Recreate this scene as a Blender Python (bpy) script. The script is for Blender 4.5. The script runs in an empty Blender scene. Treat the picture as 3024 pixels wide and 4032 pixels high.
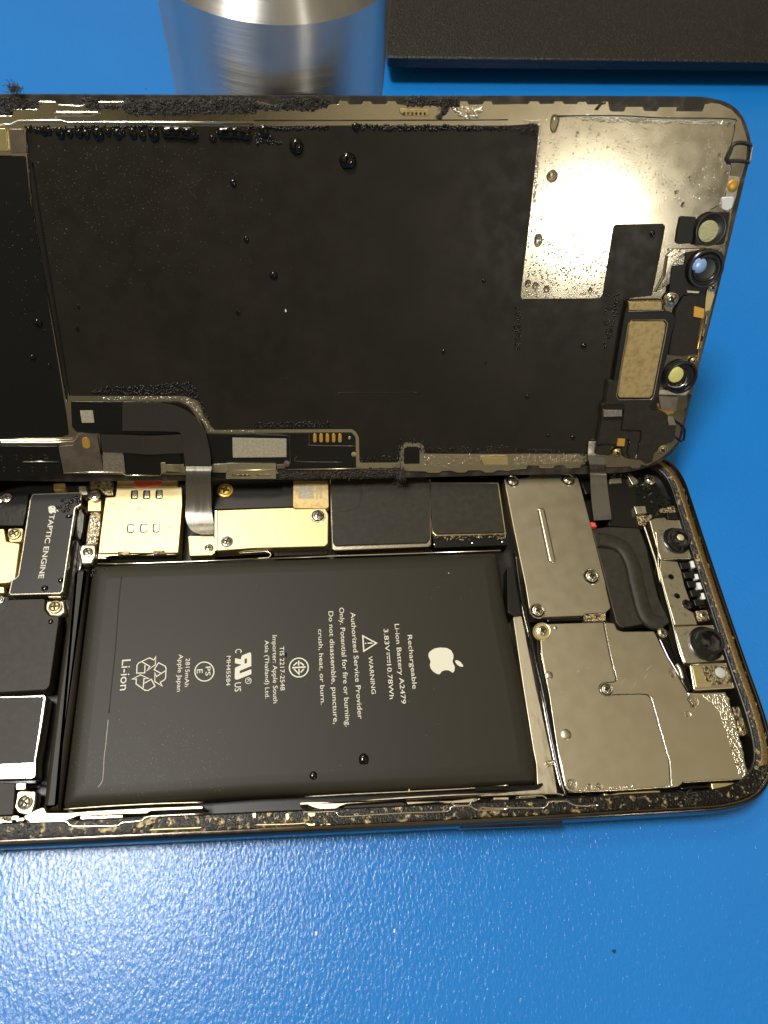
import bpy, math, random
from mathutils import Vector, Matrix
from mathutils.geometry import intersect_point_line
random.seed(7)
SC = bpy.context.scene
COL = SC.collection
MM = 0.001
PI = math.pi

# ------------------------------------------------------------------ camera
CAM = Vector((-6.352, -9.295, 127.308))                 # millimetres
ROT = Matrix(((0.9936381, 0.0327901, -0.1077408),
              (-0.0806940, 0.8746404, -0.4780091),
              (0.0785605, 0.4836621, 0.8717220)))
cd = bpy.data.cameras.new('camera')
cam = bpy.data.objects.new('camera', cd); COL.objects.link(cam)
cam.matrix_world = Matrix.Translation(CAM * MM) @ ROT.to_4x4()
cd.sensor_fit = 'VERTICAL'; cd.sensor_height = 36; cd.sensor_width = 27
cd.lens = 36 * 2796 / 4032
cd.clip_start = 0.005; cd.clip_end = 20
SC.camera = cam
cd.dof.use_dof = True
cd.dof.focus_distance = 0.128; cd.dof.aperture_fstop = 36.0

# ------------------------------------------------------------------ room light
W = bpy.data.worlds.new('World'); SC.world = W; W.use_nodes = True
nt = W.node_tree; N = nt.nodes; L = nt.links
bg = N['Background']
tc = N.new('ShaderNodeTexCoord')
sep = N.new('ShaderNodeSeparateXYZ'); L.new(tc.outputs['Generated'], sep.inputs[0])
noi = N.new('ShaderNodeTexNoise'); noi.inputs['Scale'].default_value = 3.2; noi.inputs['Detail'].default_value = 3
L.new(tc.outputs['Generated'], noi.inputs['Vector'])
r1 = N.new('ShaderNodeValToRGB'); L.new(noi.outputs['Fac'], r1.inputs[0])
r1.color_ramp.elements[0].position = .42; r1.color_ramp.elements[0].color = (.05, .040, .022, 1)
r1.color_ramp.elements[1].position = .60; r1.color_ramp.elements[1].color = (.80, .67, .43, 1)
r2 = N.new('ShaderNodeValToRGB'); L.new(sep.outputs['Z'], r2.inputs[0])
r2.color_ramp.elements[0].position = .0; r2.color_ramp.elements[0].color = (.25, .25, .27, 1)
r2.color_ramp.elements[1].position = .75; r2.color_ramp.elements[1].color = (1, 1, 1, 1)
mx = N.new('ShaderNodeMixRGB'); mx.blend_type = 'MULTIPLY'; mx.inputs[0].default_value = 1
L.new(r1.outputs[0], mx.inputs[1]); L.new(r2.outputs[0], mx.inputs[2])
L.new(mx.outputs[0], bg.inputs['Color']); bg.inputs['Strength'].default_value = 0.74

def area(name, loc, target, sx, sy, power, color):
    ld = bpy.data.lights.new(name, 'AREA'); ld.shape = 'RECTANGLE'; ld.size = sx; ld.size_y = sy
    ld.energy = power; ld.color = color
    o = bpy.data.objects.new(name, ld); COL.objects.link(o)
    o.location = loc
    o.rotation_euler = (Vector(target) - Vector(loc)).to_track_quat('-Z', 'Y').to_euler()
    return o
area('ceiling_lamp', (-0.30, 0.12, 0.98), (-.05, .03, 0), .26, .18, 8.2, (1, .98, .95))
area('bench_lamp', (0.34, -0.58, 0.42), (0.04, .09, .05), .05, .035, .42, (1, .95, .84))
area('ceiling_lamp', (-0.22, 0.62, 1.05), (0, .05, 0), .36, .2, 2.2, (1, .90, .72))

SC.view_settings.view_transform = 'Standard'; SC.view_settings.look = 'None'
SC.view_settings.gamma = 1; SC.view_settings.exposure = 0.0
SC.view_settings.use_curve_mapping = False

# ------------------------------------------------------------------ measuring: photo point -> point on a real plane
F0 = Vector((0, 64.4726, 7.6))                         # hinge line of the raised screen
UP = Vector((0, 0.5585409, 0.8294758)); NRM = Vector((0, -0.8294758, 0.5585409))
XA = Vector((1, 0, 0))
def ray(x, y):
    return ROT @ Vector((x - 1512, -(y - 2016), -2796)).normalized()
def pb(x, y, z):
    r = ray(x, y); t = (z - CAM.z) / r.z
    p = CAM + r * t
    return (p.x, p.y)
def pd(x, y, h):
    r = ray(x, y); o = F0 + NRM * h
    t = (o - CAM).dot(NRM) / r.dot(NRM)
    q = CAM + r * t - F0
    return (q.x, q.dot(UP))
TILES = {'f': (0, 0, 1), 't1': (0, 0, 1.659), 't2': (1000, 0, 1.659), 't3': (2000, 0, 1.620), 't4': (0, 800, 1.659),
         't5': (2024, 800, 1.659), 't6': (0, 1500, 1.659), 't7': (1000, 1500, 1.659), 't8': (2024, 1500, 1.659),
         'u1': (0, 2200, 1.659), 'u2': (1000, 2200, 1.659), 'u3': (2024, 2200, 1.659), 'u4': (0, 2900, 1.659),
         'u5': (1000, 2900, 1.659), 'u6': (2024, 2900, 1.659), 'z1': (2300, 1700, 2.2914), 'z2': (0, 1680, 2.765),
         'z3': (0, 2160, 3.318), 'z4': (0, 2700, 3.318), 'z5': (0, 3060, 2.074), 'z6': (1200, 3060, 2.074),
         'z7': (1900, 2960, 2.074), 'z8': (2500, 2600, 3.166), 't9': (1000, 800, 1.659)}
def T(t, *pts):
    ox, oy, k = TILES[t]
    return [(ox + x / k, oy + y / k) for x, y in pts]
def loc(plane, pts, z):
    f = pb if plane == 'b' else pd
    return [f(x, y, z) for x, y in pts]

# ------------------------------------------------------------------ materials
def new_mat(name):
    m = bpy.data.materials.new(name); m.use_nodes = True
    return m, m.node_tree.nodes, m.node_tree.links, m.node_tree.nodes['Principled BSDF']
def pm(name, base, rough, metal=0.0, spec=0.5, bump=None, var=None, rvar=0.0, speck=None, coat=0.0, stretch=(1, 1, 1), scratch=0.0):
    m, n, l, b = new_mat(name)
    b.inputs['Base Color'].default_value = (*base, 1); b.inputs['Roughness'].default_value = rough
    b.inputs['Metallic'].default_value = metal; b.inputs['Specular IOR Level'].default_value = spec
    b.inputs['Coat Weight'].default_value = coat; b.inputs['Coat Roughness'].default_value = .08
    tc = n.new('ShaderNodeTexCoord'); mp = n.new('ShaderNodeMapping')
    mp.inputs['Scale'].default_value = tuple(1000 * s for s in stretch)
    l.new(tc.outputs['Object'], mp.inputs['Vector']); vec = mp.outputs[0]
    def noise(scale, detail=4, dist=0.0):
        t = n.new('ShaderNodeTexNoise'); t.inputs['Scale'].default_value = scale
        t.inputs['Detail'].default_value = detail; t.inputs['Distortion'].default_value = dist
        l.new(vec, t.inputs['Vector']); return t.outputs['Fac']
    col = None
    if var:
        sc, c2, lo, hi = var
        r = n.new('ShaderNodeValToRGB'); r.color_ramp.elements[0].position = lo; r.color_ramp.elements[1].position = hi
        r.color_ramp.elements[0].color = (*base, 1); r.color_ramp.elements[1].color = (*c2, 1)
        l.new(noise(sc, 5, .3), r.inputs[0]); col = r.outputs[0]
    if speck:
        sc, thr, c3, msc, mlo, mhi = speck
        v = n.new('ShaderNodeTexVoronoi'); v.inputs['Scale'].default_value = sc; l.new(vec, v.inputs['Vector'])
        lt = n.new('ShaderNodeMath'); lt.operation = 'LESS_THAN'; lt.inputs[1].default_value = thr
        l.new(v.outputs['Distance'], lt.inputs[0])
        mr = n.new('ShaderNodeMapRange'); mr.inputs[1].default_value = mlo; mr.inputs[2].default_value = mhi
        l.new(noise(msc, 3), mr.inputs[0])
        # only some cells carry a speck
        sp = n.new('ShaderNodeSeparateColor'); l.new(v.outputs['Color'], sp.inputs[0])
        g = n.new('ShaderNodeMath'); g.operation = 'LESS_THAN'; l.new(sp.outputs[0], g.inputs[0]); l.new(mr.outputs[0], g.inputs[1])
        mu = n.new('ShaderNodeMath'); mu.operation = 'MULTIPLY'; l.new(lt.outputs[0], mu.inputs[0]); l.new(g.outputs[0], mu.inputs[1])
        mi = n.new('ShaderNodeMixRGB'); l.new(mu.outputs[0], mi.inputs[0])
        if col: l.new(col, mi.inputs[1])
        else: mi.inputs[1].default_value = (*base, 1)
        mi.inputs[2].default_value = (*c3, 1); col = mi.outputs[0]
    if col: l.new(col, b.inputs['Base Color'])
    if rvar:
        mr = n.new('ShaderNodeMapRange'); mr.inputs[3].default_value = max(.02, rough - rvar); mr.inputs[4].default_value = rough + rvar
        mr.inputs[1].default_value = .35; mr.inputs[2].default_value = .65
        l.new(noise(.35, 6), mr.inputs[0]); l.new(mr.outputs[0], b.inputs['Roughness'])
    if bump:
        sc, st, di = bump[:3]
        bp = n.new('ShaderNodeBump'); bp.inputs['Strength'].default_value = st; bp.inputs['Distance'].default_value = di * MM
        l.new(noise(sc, bump[3] if len(bump) > 3 else 4), bp.inputs['Height']); l.new(bp.outputs[0], b.inputs['Normal'])
    return m

K = {}
K['gold'] = pm('warm_nickel_plate', (.76, .63, .32), .40, 1, bump=(9, .10, .01), var=(.5, (.62, .48, .24), .64, .82), rvar=.03)
K['steel'] = pm('brushed_steel_plate', (.62, .555, .40), .36, 1, bump=(9, .10, .008), speck=(1.1, .05, (.85, .78, .58), .1, .5, 1.2), rvar=.015)
K['bright'] = pm('bright_metal', (.88, .82, .66), .22, 1, bump=(2.0, .2, .05))
K['pale'] = pm('pale_brushed_metal', (.78, .70, .52), .38, 1, bump=(1.2, .25, .06), var=(.6, (.42, .36, .24), .5, .75), stretch=(1, .35, 1))
K['sheet'] = pm('wet_backing_sheet', (.64, .585, .45), .17, 1, bump=(5.0, .34, .018, 5), rvar=.02)
K['bracket'] = pm('pale_silver_bracket', (.66, .61, .46), .36, 1, bump=(5, .2, .02), var=(1.0, (.45, .37, .22), .56, .72))
K['brownplate'] = pm('brown_grey_plate', (.30, .25, .19), .42, .8, bump=(3.0, .1, .03), var=(.4, (.20, .17, .13), .4, .7))
K['greyplate'] = pm('grey_matte_plate', (.40, .36, .28), .5, .7, bump=(4.0, .3, .04), var=(2.5, (.28, .25, .19), .4, .6))
K['film'] = pm('black_graphite_film', (.015, .013, .0088), .40, 0, .34, rvar=.07, var=(.07, (.021, .018, .012), .40, .62), bump=(.16, .16, .10, 3), speck=(1.3, .045, (.30, .27, .21), .05, .42, .95))
K['filmb'] = pm('black_side_film', (.008, .007, .005), .42, 0, .32, bump=(.1, .1, .1, 2))
K['battery'] = pm('battery_pouch', (.028, .0245, .016), .46, 0, .26, bump=(.07, .12, .15, 2), speck=(1.3, .05, (.45, .4, .3), .06, .48, 1.2))
K['black'] = pm('black_plastic', (.008, .007, .005), .38, 0, .4, bump=(3, .1, .03))
K['blacksatin'] = pm('black_foam_tape', (.026, .022, .015), .50, 0, .3, bump=(5, .3, .04), var=(.8, (.036, .031, .021), .4, .7))
K['glossblack'] = pm('gloss_black', (.006, .005, .005), .12, 0, .6, bump=(.8, .2, .1))
K['pcb'] = pm('black_circuit_board', (.008, .008, .007), .25, 0, .5, bump=(1.5, .3, .08))
K['band'] = pm('graphite_band', (.16, .14, .12), .16, 1, bump=(1.0, .08, .03), rvar=.05)
K['ledge'] = pm('dirty_ledge', (.006, .005, .003), .30, .35, bump=(3.2, .9, .14, 6), var=(1.1, (.42, .32, .14), .57, .70))
K['sideledge'] = pm('brass_coloured_ledge', (.20, .13, .05), .30, .9, bump=(3.5, .5, .06, 5), var=(3.5, (.50, .35, .15), .35, .68))
K['residue'] = pm('fibrous_adhesive', (.020, .017, .013), .45, 0, .5, bump=(3.5, 1.0, .3, 6), var=(3.2, (.12, .10, .08), .50, .72))
K['bezel'] = pm('screen_edge_bezel', (.030, .027, .022), .42, .2, bump=(3, .4, .06), speck=(3.0, .10, (.4, .35, .28), .3, .4, 1.0), var=(.4, (.085, .075, .058), .45, .7))
K['ink'] = pm('printed_ink', (.78, .76, .62), .5, 0, .3)
K['orange'] = pm('orange_contact', (.85, .48, .09), .35, .6, bump=(2, .1, .03))
K['brass'] = pm('dull_gold_plate', (.66, .50, .23), .5, .75, bump=(6, .5, .05, 5), var=(1.2, (.46, .33, .13), .45, .72))
K['red'] = pm('red_sticker', (.80, .09, .06), .45, 0, .4, bump=(2, .1, .03))
K['white'] = pm('white_plastic', (.86, .86, .82), .35, 0, .5)
K['cream'] = pm('cream_label', (.52, .48, .36), .55, .1, .3, bump=(5, .2, .03), var=(3, (.40, .36, .26), .4, .6))
K['flex'] = pm('dark_flex_cable', (.045, .040, .033), .22, .15, .6, bump=(2.2, .10, .03), rvar=.06, stretch=(3, .1, 1))
K['flexsheen'] = pm('silvery_flex_cable', (.16, .145, .115), .25, .5, .6, bump=(1.6, .15, .03), rvar=.06, stretch=(3, .1, 1))
K['lensrim'] = pm('lens_barrel', (.012, .012, .012), .25, 0, .6)
K['lensblack'] = pm('lens_glass', (.004, .004, .006), .04, 0, .8, coat=1)
K['yellow'] = pm('yellow_glass_reflection', (.90, .84, .25), .30, .2, .8)  # yellow glass with its bright reflection mixed into the base colour
K['palegreen'] = pm('pale_green_filter', (.62, .60, .32), .25, .3, .8, bump=(2.5, .9, .2))
K['blueglass'] = pm('blue_glass_reflection', (.36, .58, .98), .25, .2, .8)  # blue glass, colour brightened to stand for the reflection on it
K['greyglass'] = pm('pale_grey_diffuser', (.48, .52, .46), .4, 0, .5)
K['dirty'] = pm('gritty_metal', (.45, .36, .20), .35, .9, bump=(2.8, .9, .25, 5), var=(1.6, (.04, .03, .02), .45, .62))
K['dropdark'] = pm('water_painted_dark', (.004, .003, .0025), .03, 0, .6)  # clear water drops; their darkness over black film is put into the colour
K['grime'] = pm('dull_wet_patch', (.014, .013, .010), .5, 0, .4, bump=(1.2, .3, .05))
K['fibre'] = pm('grey_fibre', (.10, .088, .07), .8, 0, .3)
K['slab'] = pm('black_textured_plastic', (.012, .011, .009), .38, 0, .55, bump=(1.5, 1, .45, 3), speck=(1.7, .30, (.06, .054, .044), .8, .35, .8))
K['slabside'] = pm('smooth_black_plastic', (.008, .008, .010), .25, 0, .5)

def water():
    m, n, l, b = new_mat('clear_water')
    b.inputs['Base Color'].default_value = (.97, .97, .95, 1); b.inputs['Roughness'].default_value = .02
    b.inputs['IOR'].default_value = 1.33; b.inputs['Transmission Weight'].default_value = 1
    return m
K['water'] = water()
K['bead'] = pm('bead_on_metal', (.72, .66, .50), .12, .9, .8)
K['recess'] = pm('screw_recess_shade', (.05, .04, .025), .5, .6)  # shade inside the screw slot and head groove, put into the colour

def mat_blue():
    m, n, l, b = new_mat('blue_grained_rubber')
    tc = n.new('ShaderNodeTexCoord'); mp = n.new('ShaderNodeMapping'); mp.inputs['Scale'].default_value = (1000, 1000, 1000)
    l.new(tc.outputs['Object'], mp.inputs[0])
    rot = n.new('ShaderNodeMapping'); rot.inputs['Rotation'].default_value = (0, 0, math.radians(28)); rot.inputs['Scale'].default_value = (1.5, .85, 1)
    l.new(mp.outputs[0], rot.inputs[0])
    # leathery creases
    a = n.new('ShaderNodeTexNoise'); a.inputs['Scale'].default_value = 1.5; a.inputs['Detail'].default_value = 3; a.inputs['Distortion'].default_value = .9; a.inputs['Roughness'].default_value = .5
    l.new(rot.outputs[0], a.inputs['Vector'])
    v = n.new('ShaderNodeTexVoronoi'); v.feature = 'SMOOTH_F1'; v.inputs['Scale'].default_value = 1.35; v.inputs['Smoothness'].default_value = .6
    w = n.new('ShaderNodeMixRGB'); w.blend_type = 'ADD'; w.inputs[0].default_value = 1.2
    l.new(rot.outputs[0], w.inputs[1]); l.new(a.outputs['Color'], w.inputs[2]); l.new(w.outputs[0], v.inputs['Vector'])
    s = n.new('ShaderNodeMath'); s.operation = 'MULTIPLY_ADD'; s.inputs[1].default_value = .8
    l.new(v.outputs['Distance'], s.inputs[0]); l.new(a.outputs['Fac'], s.inputs[2])
    bp = n.new('ShaderNodeBump'); bp.inputs['Strength'].default_value = 1; bp.inputs['Distance'].default_value = .044 * MM
    l.new(s.outputs[0], bp.inputs['Height']); l.new(bp.outputs[0], b.inputs['Normal'])
    c = n.new('ShaderNodeTexNoise'); c.inputs['Scale'].default_value = .03; c.inputs['Detail'].default_value = 4; l.new(mp.outputs[0], c.inputs['Vector'])
    r = n.new('ShaderNodeValToRGB'); r.color_ramp.elements[0].color = (.010, .190, .60, 1); r.color_ramp.elements[1].color = (.012, .215, .67, 1)
    l.new(c.outputs['Fac'], r.inputs[0])
    # dark flecks of dirt
    v2 = n.new('ShaderNodeTexVoronoi'); v2.inputs['Scale'].default_value = .11; l.new(mp.outputs[0], v2.inputs['Vector'])
    n2 = n.new('ShaderNodeTexNoise'); n2.inputs['Scale'].default_value = 2.0; l.new(mp.outputs[0], n2.inputs['Vector'])
    ad = n.new('ShaderNodeMath'); ad.operation = 'MULTIPLY_ADD'; ad.inputs[1].default_value = .07
    l.new(n2.outputs['Fac'], ad.inputs[0]); l.new(v2.outputs['Distance'], ad.inputs[2])
    lt = n.new('ShaderNodeMath'); lt.operation = 'LESS_THAN'; lt.inputs[1].default_value = .066; l.new(ad.outputs[0], lt.inputs[0])
    mi = n.new('ShaderNodeMixRGB'); l.new(lt.outputs[0], mi.inputs[0]); l.new(r.outputs[0], mi.inputs[1]); mi.inputs[2].default_value = (.008, .05, .15, 1)
    l.new(mi.outputs[0], b.inputs['Base Color'])
    b.inputs['Roughness'].default_value = .24; b.inputs['Specular IOR Level'].default_value = .62
    return m
K['blue'] = mat_blue()

def mat_turned():
    m, n, l, b = new_mat('turned_stainless_steel')
    b.inputs['Metallic'].default_value = 1; b.inputs['Base Color'].default_value = (.86, .84, .80, 1)
    b.inputs['Roughness'].default_value = .42; b.inputs['Anisotropic'].default_value = .97; b.inputs['Anisotropic Rotation'].default_value = .25
    tg = n.new('ShaderNodeTangent'); tg.direction_type = 'RADIAL'; tg.axis = 'Z'; l.new(tg.outputs[0], b.inputs['Tangent'])
    tc = n.new('ShaderNodeTexCoord'); mp = n.new('ShaderNodeMapping'); mp.inputs['Scale'].default_value = (60, 60, 7000)
    l.new(tc.outputs['Object'], mp.inputs[0])
    a = n.new('ShaderNodeTexNoise'); a.inputs['Scale'].default_value = 1; a.inputs['Detail'].default_value = 3; l.new(mp.outputs[0], a.inputs['Vector'])
    mr = n.new('ShaderNodeMapRange'); mr.inputs[1].default_value = .3; mr.inputs[2].default_value = .7; mr.inputs[3].default_value = .30; mr.inputs[4].default_value = .44
    l.new(a.outputs['Fac'], mr.inputs[0]); l.new(mr.outputs[0], b.inputs['Roughness'])
    return m
K['turned'] = mat_turned()

# ------------------------------------------------------------------ mesh helpers (all lengths in millimetres, local to the parent)
def mesh_obj(name, V, Fc, mat, parent=None, smooth=False, mats=None, fm=None):
    me = bpy.data.meshes.new(name)
    me.from_pydata([(x * MM, y * MM, z * MM) for x, y, z in V], [], Fc)
    for k in (mats or [mat]): me.materials.append(K[k])
    if fm:
        for i, f in enumerate(me.polygons): f.material_index = fm[i]
    if smooth:
        me.polygons.foreach_set('use_smooth', [True] * len(me.polygons))
    me.validate(); me.update()
    o = bpy.data.objects.new(name, me); COL.objects.link(o)
    if parent: o.parent = parent
    return o
def tag(o, label, cat=None, group=None, kind=None):
    o['label'] = label
    if cat: o['category'] = cat
    if group: o['group'] = group
    if kind: o['kind'] = kind
    return o
def area2(p): return .5 * sum(p[i][0] * p[(i + 1) % len(p)][1] - p[(i + 1) % len(p)][0] * p[i][1] for i in range(len(p)))
def ccw(p): return list(p) if area2(p) > 0 else list(reversed(p))
def fillet(p, r, n=3):
    out = []; m = len(p)
    for i in range(m):
        A = Vector(p[i - 1]); B = Vector(p[i]); C = Vector(p[(i + 1) % m])
        a = A - B; c = C - B
        la, lc = a.length, c.length
        if la < 1e-6 or lc < 1e-6: continue
        cosang = max(-1, min(1, a.dot(c) / la / lc)); ang = math.acos(cosang)
        if ang > PI - .12: out.append(tuple(B)); continue
        d = min(r / math.tan(ang / 2), .45 * la, .45 * lc)
        P0 = B + a / la * d; P2 = B + c / lc * d
        for k in range(n + 1):
            t = k / n
            q = P0 * (1 - t) ** 2 + B * 2 * t * (1 - t) + P2 * t * t
            out.append(tuple(q))
    return out
def chaikin(p, it=2):
    for _ in range(it):
        q = []
        for i in range(len(p)):
            a, b = Vector(p[i]), Vector(p[(i + 1) % len(p)])
            q += [tuple(a * .75 + b * .25), tuple(a * .25 + b * .75)]
        p = q
    return p
def inset(p, d):
    m = len(p); out = []
    for i in range(m):
        A = Vector(p[i - 1]); B = Vector(p[i]); C = Vector(p[(i + 1) % m])
        e1 = (B - A); e2 = (C - B)
        if e1.length < 1e-7 or e2.length < 1e-7: out.append(tuple(B)); continue
        e1.normalize(); e2.normalize()
        n1 = Vector((-e1.y, e1.x)); n2 = Vector((-e2.y, e2.x)); s = n1 + n2
        if s.length < 1e-4: out.append(tuple(B)); continue
        s.normalize(); k = max(.5, s.dot(n1))
        out.append(tuple(B + s * d / k))
    return out
def mark_caps(o):
    """keep the flat face crisp: its border is sharp"""
    me = o.data; caps = set()
    for f in me.polygons:
        if len(f.vertices) > 4:
            for k in f.edge_keys: caps.add(k)
    at = me.attributes.get('sharp_edge') or me.attributes.new('sharp_edge', 'BOOLEAN', 'EDGE')
    for e in me.edges:
        if e.key in caps: at.data[e.index].value = True
def stack(name, p, prof, mat, parent, smooth=False, cap=True, capbottom=False):
    """outline p swept through a profile of (inset, height) from the foot to the top"""
    p = ccw(p); m = len(p); V = []; Fc = []
    for d, z in prof:
        q = inset(p, d) if abs(d) > 1e-9 else p
        V += [(x, y, z) for x, y in q]
    for k in range(len(prof) - 1):
        for i in range(m):
            j = (i + 1) % m
            Fc.append((k * m + i, k * m + j, (k + 1) * m + j, (k + 1) * m + i))
    if cap: Fc.append(tuple((len(prof) - 1) * m + i for i in range(m)))
    if capbottom: Fc.append(tuple(reversed(range(m))))
    o = mesh_obj(name, V, Fc, mat, parent)
    if smooth:
        for f in o.data.polygons: f.use_smooth = len(f.vertices) <= 4
        o.data.set_sharp_from_angle(angle=math.radians(35))
        mark_caps(o)
    return o
def part(name, t, pts, z0, z1, mat, parent, r=.3, bev=.1, plane='b'):
    p = loc(plane, T(t, *pts) if t else pts, z1)
    p = fillet(ccw(p), r) if r > 0 else ccw(p)
    return stack(name, p, [(0, z0), (0, z1 - bev), (bev * .35, z1 - bev * .3), (bev, z1)], mat, parent, smooth=True, capbottom=True)
def lathe(name, c, prof, mat, parent, n=40, axis=(0, 0), mats=None, seg=None, sy=1.0):
    """profile of (radius, height); c is (x, y)"""
    V = []; Fc = []; fm = []
    for r, z in prof:
        for i in range(n):
            a = 2 * PI * i / n
            V.append((c[0] + r * math.cos(a) + axis[0] * z, c[1] + sy * r * math.sin(a) + axis[1] * z, z))
    for k in range(len(prof) - 1):
        for i in range(n):
            j = (i + 1) % n
            Fc.append((k * n + i, k * n + j, (k + 1) * n + j, (k + 1) * n + i)); fm.append(seg[k] if seg else 0)
    Fc.append(tuple((len(prof) - 1) * n + i for i in range(n))); fm.append(seg[-1] if seg else 0)
    o = mesh_obj(name, V, Fc, mat, parent, mats=mats, fm=fm)
    for f in o.data.polygons: f.use_smooth = True
    o.data.set_sharp_from_angle(angle=math.radians(40))
    return o
def tubes_mesh(paths, n=6):
    V = []; Fc = []
    for P, r in paths:
        P = [Vector(q) for q in P]; b = len(V)
        for i, q in enumerate(P):
            d = (P[min(i + 1, len(P) - 1)] - P[max(i - 1, 0)])
            if d.length < 1e-9: d = Vector((1, 0, 0))
            d.normalize()
            u = d.cross(Vector((0, 0, 1)))
            if u.length < .05: u = d.cross(Vector((0, 1, 0)))
            u.normalize(); w = d.cross(u)
            rr = r[i] if isinstance(r, (list, tuple)) else r
            for k in range(n):
                a = 2 * PI * k / n
                V.append(tuple(q + u * rr * math.cos(a) + w * rr * math.sin(a)))
        for i in range(len(P) - 1):
            for k in range(n):
                j = (k + 1) % n
                Fc.append((b + i * n + k, b + i * n + j, b + (i + 1) * n + j, b + (i + 1) * n + k))
        Fc.append(tuple(b + k for k in range(n))); Fc.append(tuple(b + (len(P) - 1) * n + k for k in reversed(range(n))))
    return V, Fc
def smooth_path(P, n=5):
    P = [Vector(q) for q in P]; out = []
    for i in range(len(P) - 1):
        p0 = P[max(i - 1, 0)]; p1 = P[i]; p2 = P[i + 1]; p3 = P[min(i + 2, len(P) - 1)]
        for k in range(n):
            t = k / n
            out.append(.5 * ((2 * p1) + (p2 - p0) * t + (2 * p0 - 5 * p1 + 4 * p2 - p3) * t * t + (3 * p1 - p0 - 3 * p2 + p3) * t ** 3))
    out.append(P[-1]); return out
def wire(name, t, pts, z, r, mat, parent, plane='b', sm=True):
    p = [(x, y, z) for x, y in loc(plane, T(t, *pts) if t else pts, z)]
    if sm: p = smooth_path(p, 4)
    V, Fc = tubes_mesh([(p, r)], 8)
    return mesh_obj(name, V, Fc, mat, parent, smooth=True)
def strip(name, rows, mat, parent, th=.12, n=9):
    """ribbon through rows of (left, right) 3D points"""
    Lp = smooth_path([r[0] for r in rows], n); Rp = smooth_path([r[1] for r in rows], n)
    V = []; Fc = []
    for a, b in zip(Lp, Rp):
        V += [tuple(a), tuple(b)]
    m = len(Lp)
    for i in range(m - 1): Fc.append((2 * i, 2 * i + 1, 2 * i + 3, 2 * i + 2))
    o = mesh_obj(name, V, Fc, mat, parent)
    md = o.modifiers.new('thickness', 'SOLIDIFY'); md.thickness = th * MM; md.offset = 0
    return o
def scale_at(plane, x, y, z):
    f = pb if plane == 'b' else pd
    a = Vector(f(x - 5, y, z)); b = Vector(f(x + 5, y, z)); return (b - a).length / 10

# screws: one of each kind, then copies
SCREWS = {}
def screw(t, x, y, rt, z, parent, kind='silver', plane='b', label=None, ring=False):
    X, Y = T(t, (x, y))[0]; k = TILES[t][2]
    r = rt / k * scale_at(plane, X, Y, z); c = (pb if plane == 'b' else pd)(X, Y, z)
    if kind not in SCREWS:
        mt = {'silver': 'bright', 'gold': 'orange', 'brass': 'gold'}[kind]
        prof = [(1.0, -.5), (1.0, .16), (.92, .26), (.80, .30), (.74, .24), (.70, .30), (.55, .40), (.42, .42), (.30, .30)]
        V = []; Fc = []; fm = []; n = 30
        for rr, zz in prof:
            for i in range(n):
                a = 2 * PI * i / n; q = rr
                if rr <= .43: q = rr * (1 + .35 * math.cos(4 * a))
                V.append((q * math.cos(a), q * math.sin(a), zz * .8))
        for kk in range(len(prof) - 1):
            for i in range(n):
                j = (i + 1) % n
                Fc.append((kk * n + i, kk * n + j, (kk + 1) * n + j, (kk + 1) * n + i)); fm.append(1 if kk in (3, 7) else 0)
        Fc.append(tuple((len(prof) - 1) * n + i for i in range(n))); fm.append(1)
        o = mesh_obj('screw', V, Fc, None, parent, mats=[mt, 'recess'], fm=fm)
        for f in o.data.polygons: f.use_smooth = True
        o.data.set_sharp_from_angle(angle=math.radians(30))
        SCREWS[kind] = o
    else:
        o = SCREWS[kind].copy(); COL.objects.link(o); o.parent = parent
    o.location = (c[0] * MM, c[1] * MM, z * MM); o.scale = (r, r, r); o.rotation_euler = (0, 0, random.uniform(0, 6))
    if label: o['label'] = label
    if ring:
        rn = 1.32 * r
        n = 28; V = []; Fc = []; w0 = random.uniform(0, 6)
        for i in range(n):
            a = 2 * PI * i / n
            for rr, zz in ((rn * .90, -.04), (rn * .97, .05), (rn * 1.05, .05), (rn * 1.12, -.04)): V.append((c[0] + rr * math.cos(a), c[1] + rr * math.sin(a), z + zz))
        for i in range(n):
            j = (i + 1) % n
            for k_ in range(3): Fc.append((4 * i + k_, 4 * j + k_, 4 * j + k_ + 1, 4 * i + k_ + 1))
        V += [(c[0] + rn * .92 * math.cos(2 * PI * i / n), c[1] + rn * .92 * math.sin(2 * PI * i / n), z + .01) for i in range(n)]; Fc.append(tuple(range(4 * n, 5 * n)))
        mesh_obj('screw_collar', V, Fc, None, parent, smooth=False, mats=['bright', 'glossblack'], fm=[0] * (3 * n) + [1])
    return o

def text(name, s, a, b, cap, z, parent, t='u2', mat='ink', th=0.0):
    (ax, ay), (bx, by) = T(t, a, b)
    k = TILES[t][2]
    A = Vector(pb(ax, ay, z)); B = Vector(pb(bx, by, z))
    d = B - A; Ln = d.length; d.normalize(); u = Vector((-d.y, d.x))
    capmm = cap / k * scale_at('b', ax, ay, z)
    c = bpy.data.curves.new('tmp', 'FONT'); c.body = s; c.size = 1; c.resolution_u = 3; c.offset = th or .002
    to = bpy.data.objects.new('tmp', c); COL.objects.link(to)
    dg = bpy.context.evaluated_depsgraph_get(); dg.update()
    me = bpy.data.meshes.new_from_object(to.evaluated_get(dg))
    x0 = min(v.co.x for v in me.vertices); x1 = max(v.co.x for v in me.vertices)
    sx = Ln / (x1 - x0); sy = capmm / .73
    V = []
    for v in me.vertices:
        q = A + d * (v.co.x - x0) * sx + u * v.co.y * sy
        V.append((q.x, q.y, z))
    Fc = [tuple(f.vertices) for f in me.polygons]
    bpy.data.objects.remove(to); bpy.data.curves.remove(c); bpy.data.meshes.remove(me)
    return mesh_obj(name, V, Fc, mat, parent)
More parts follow.
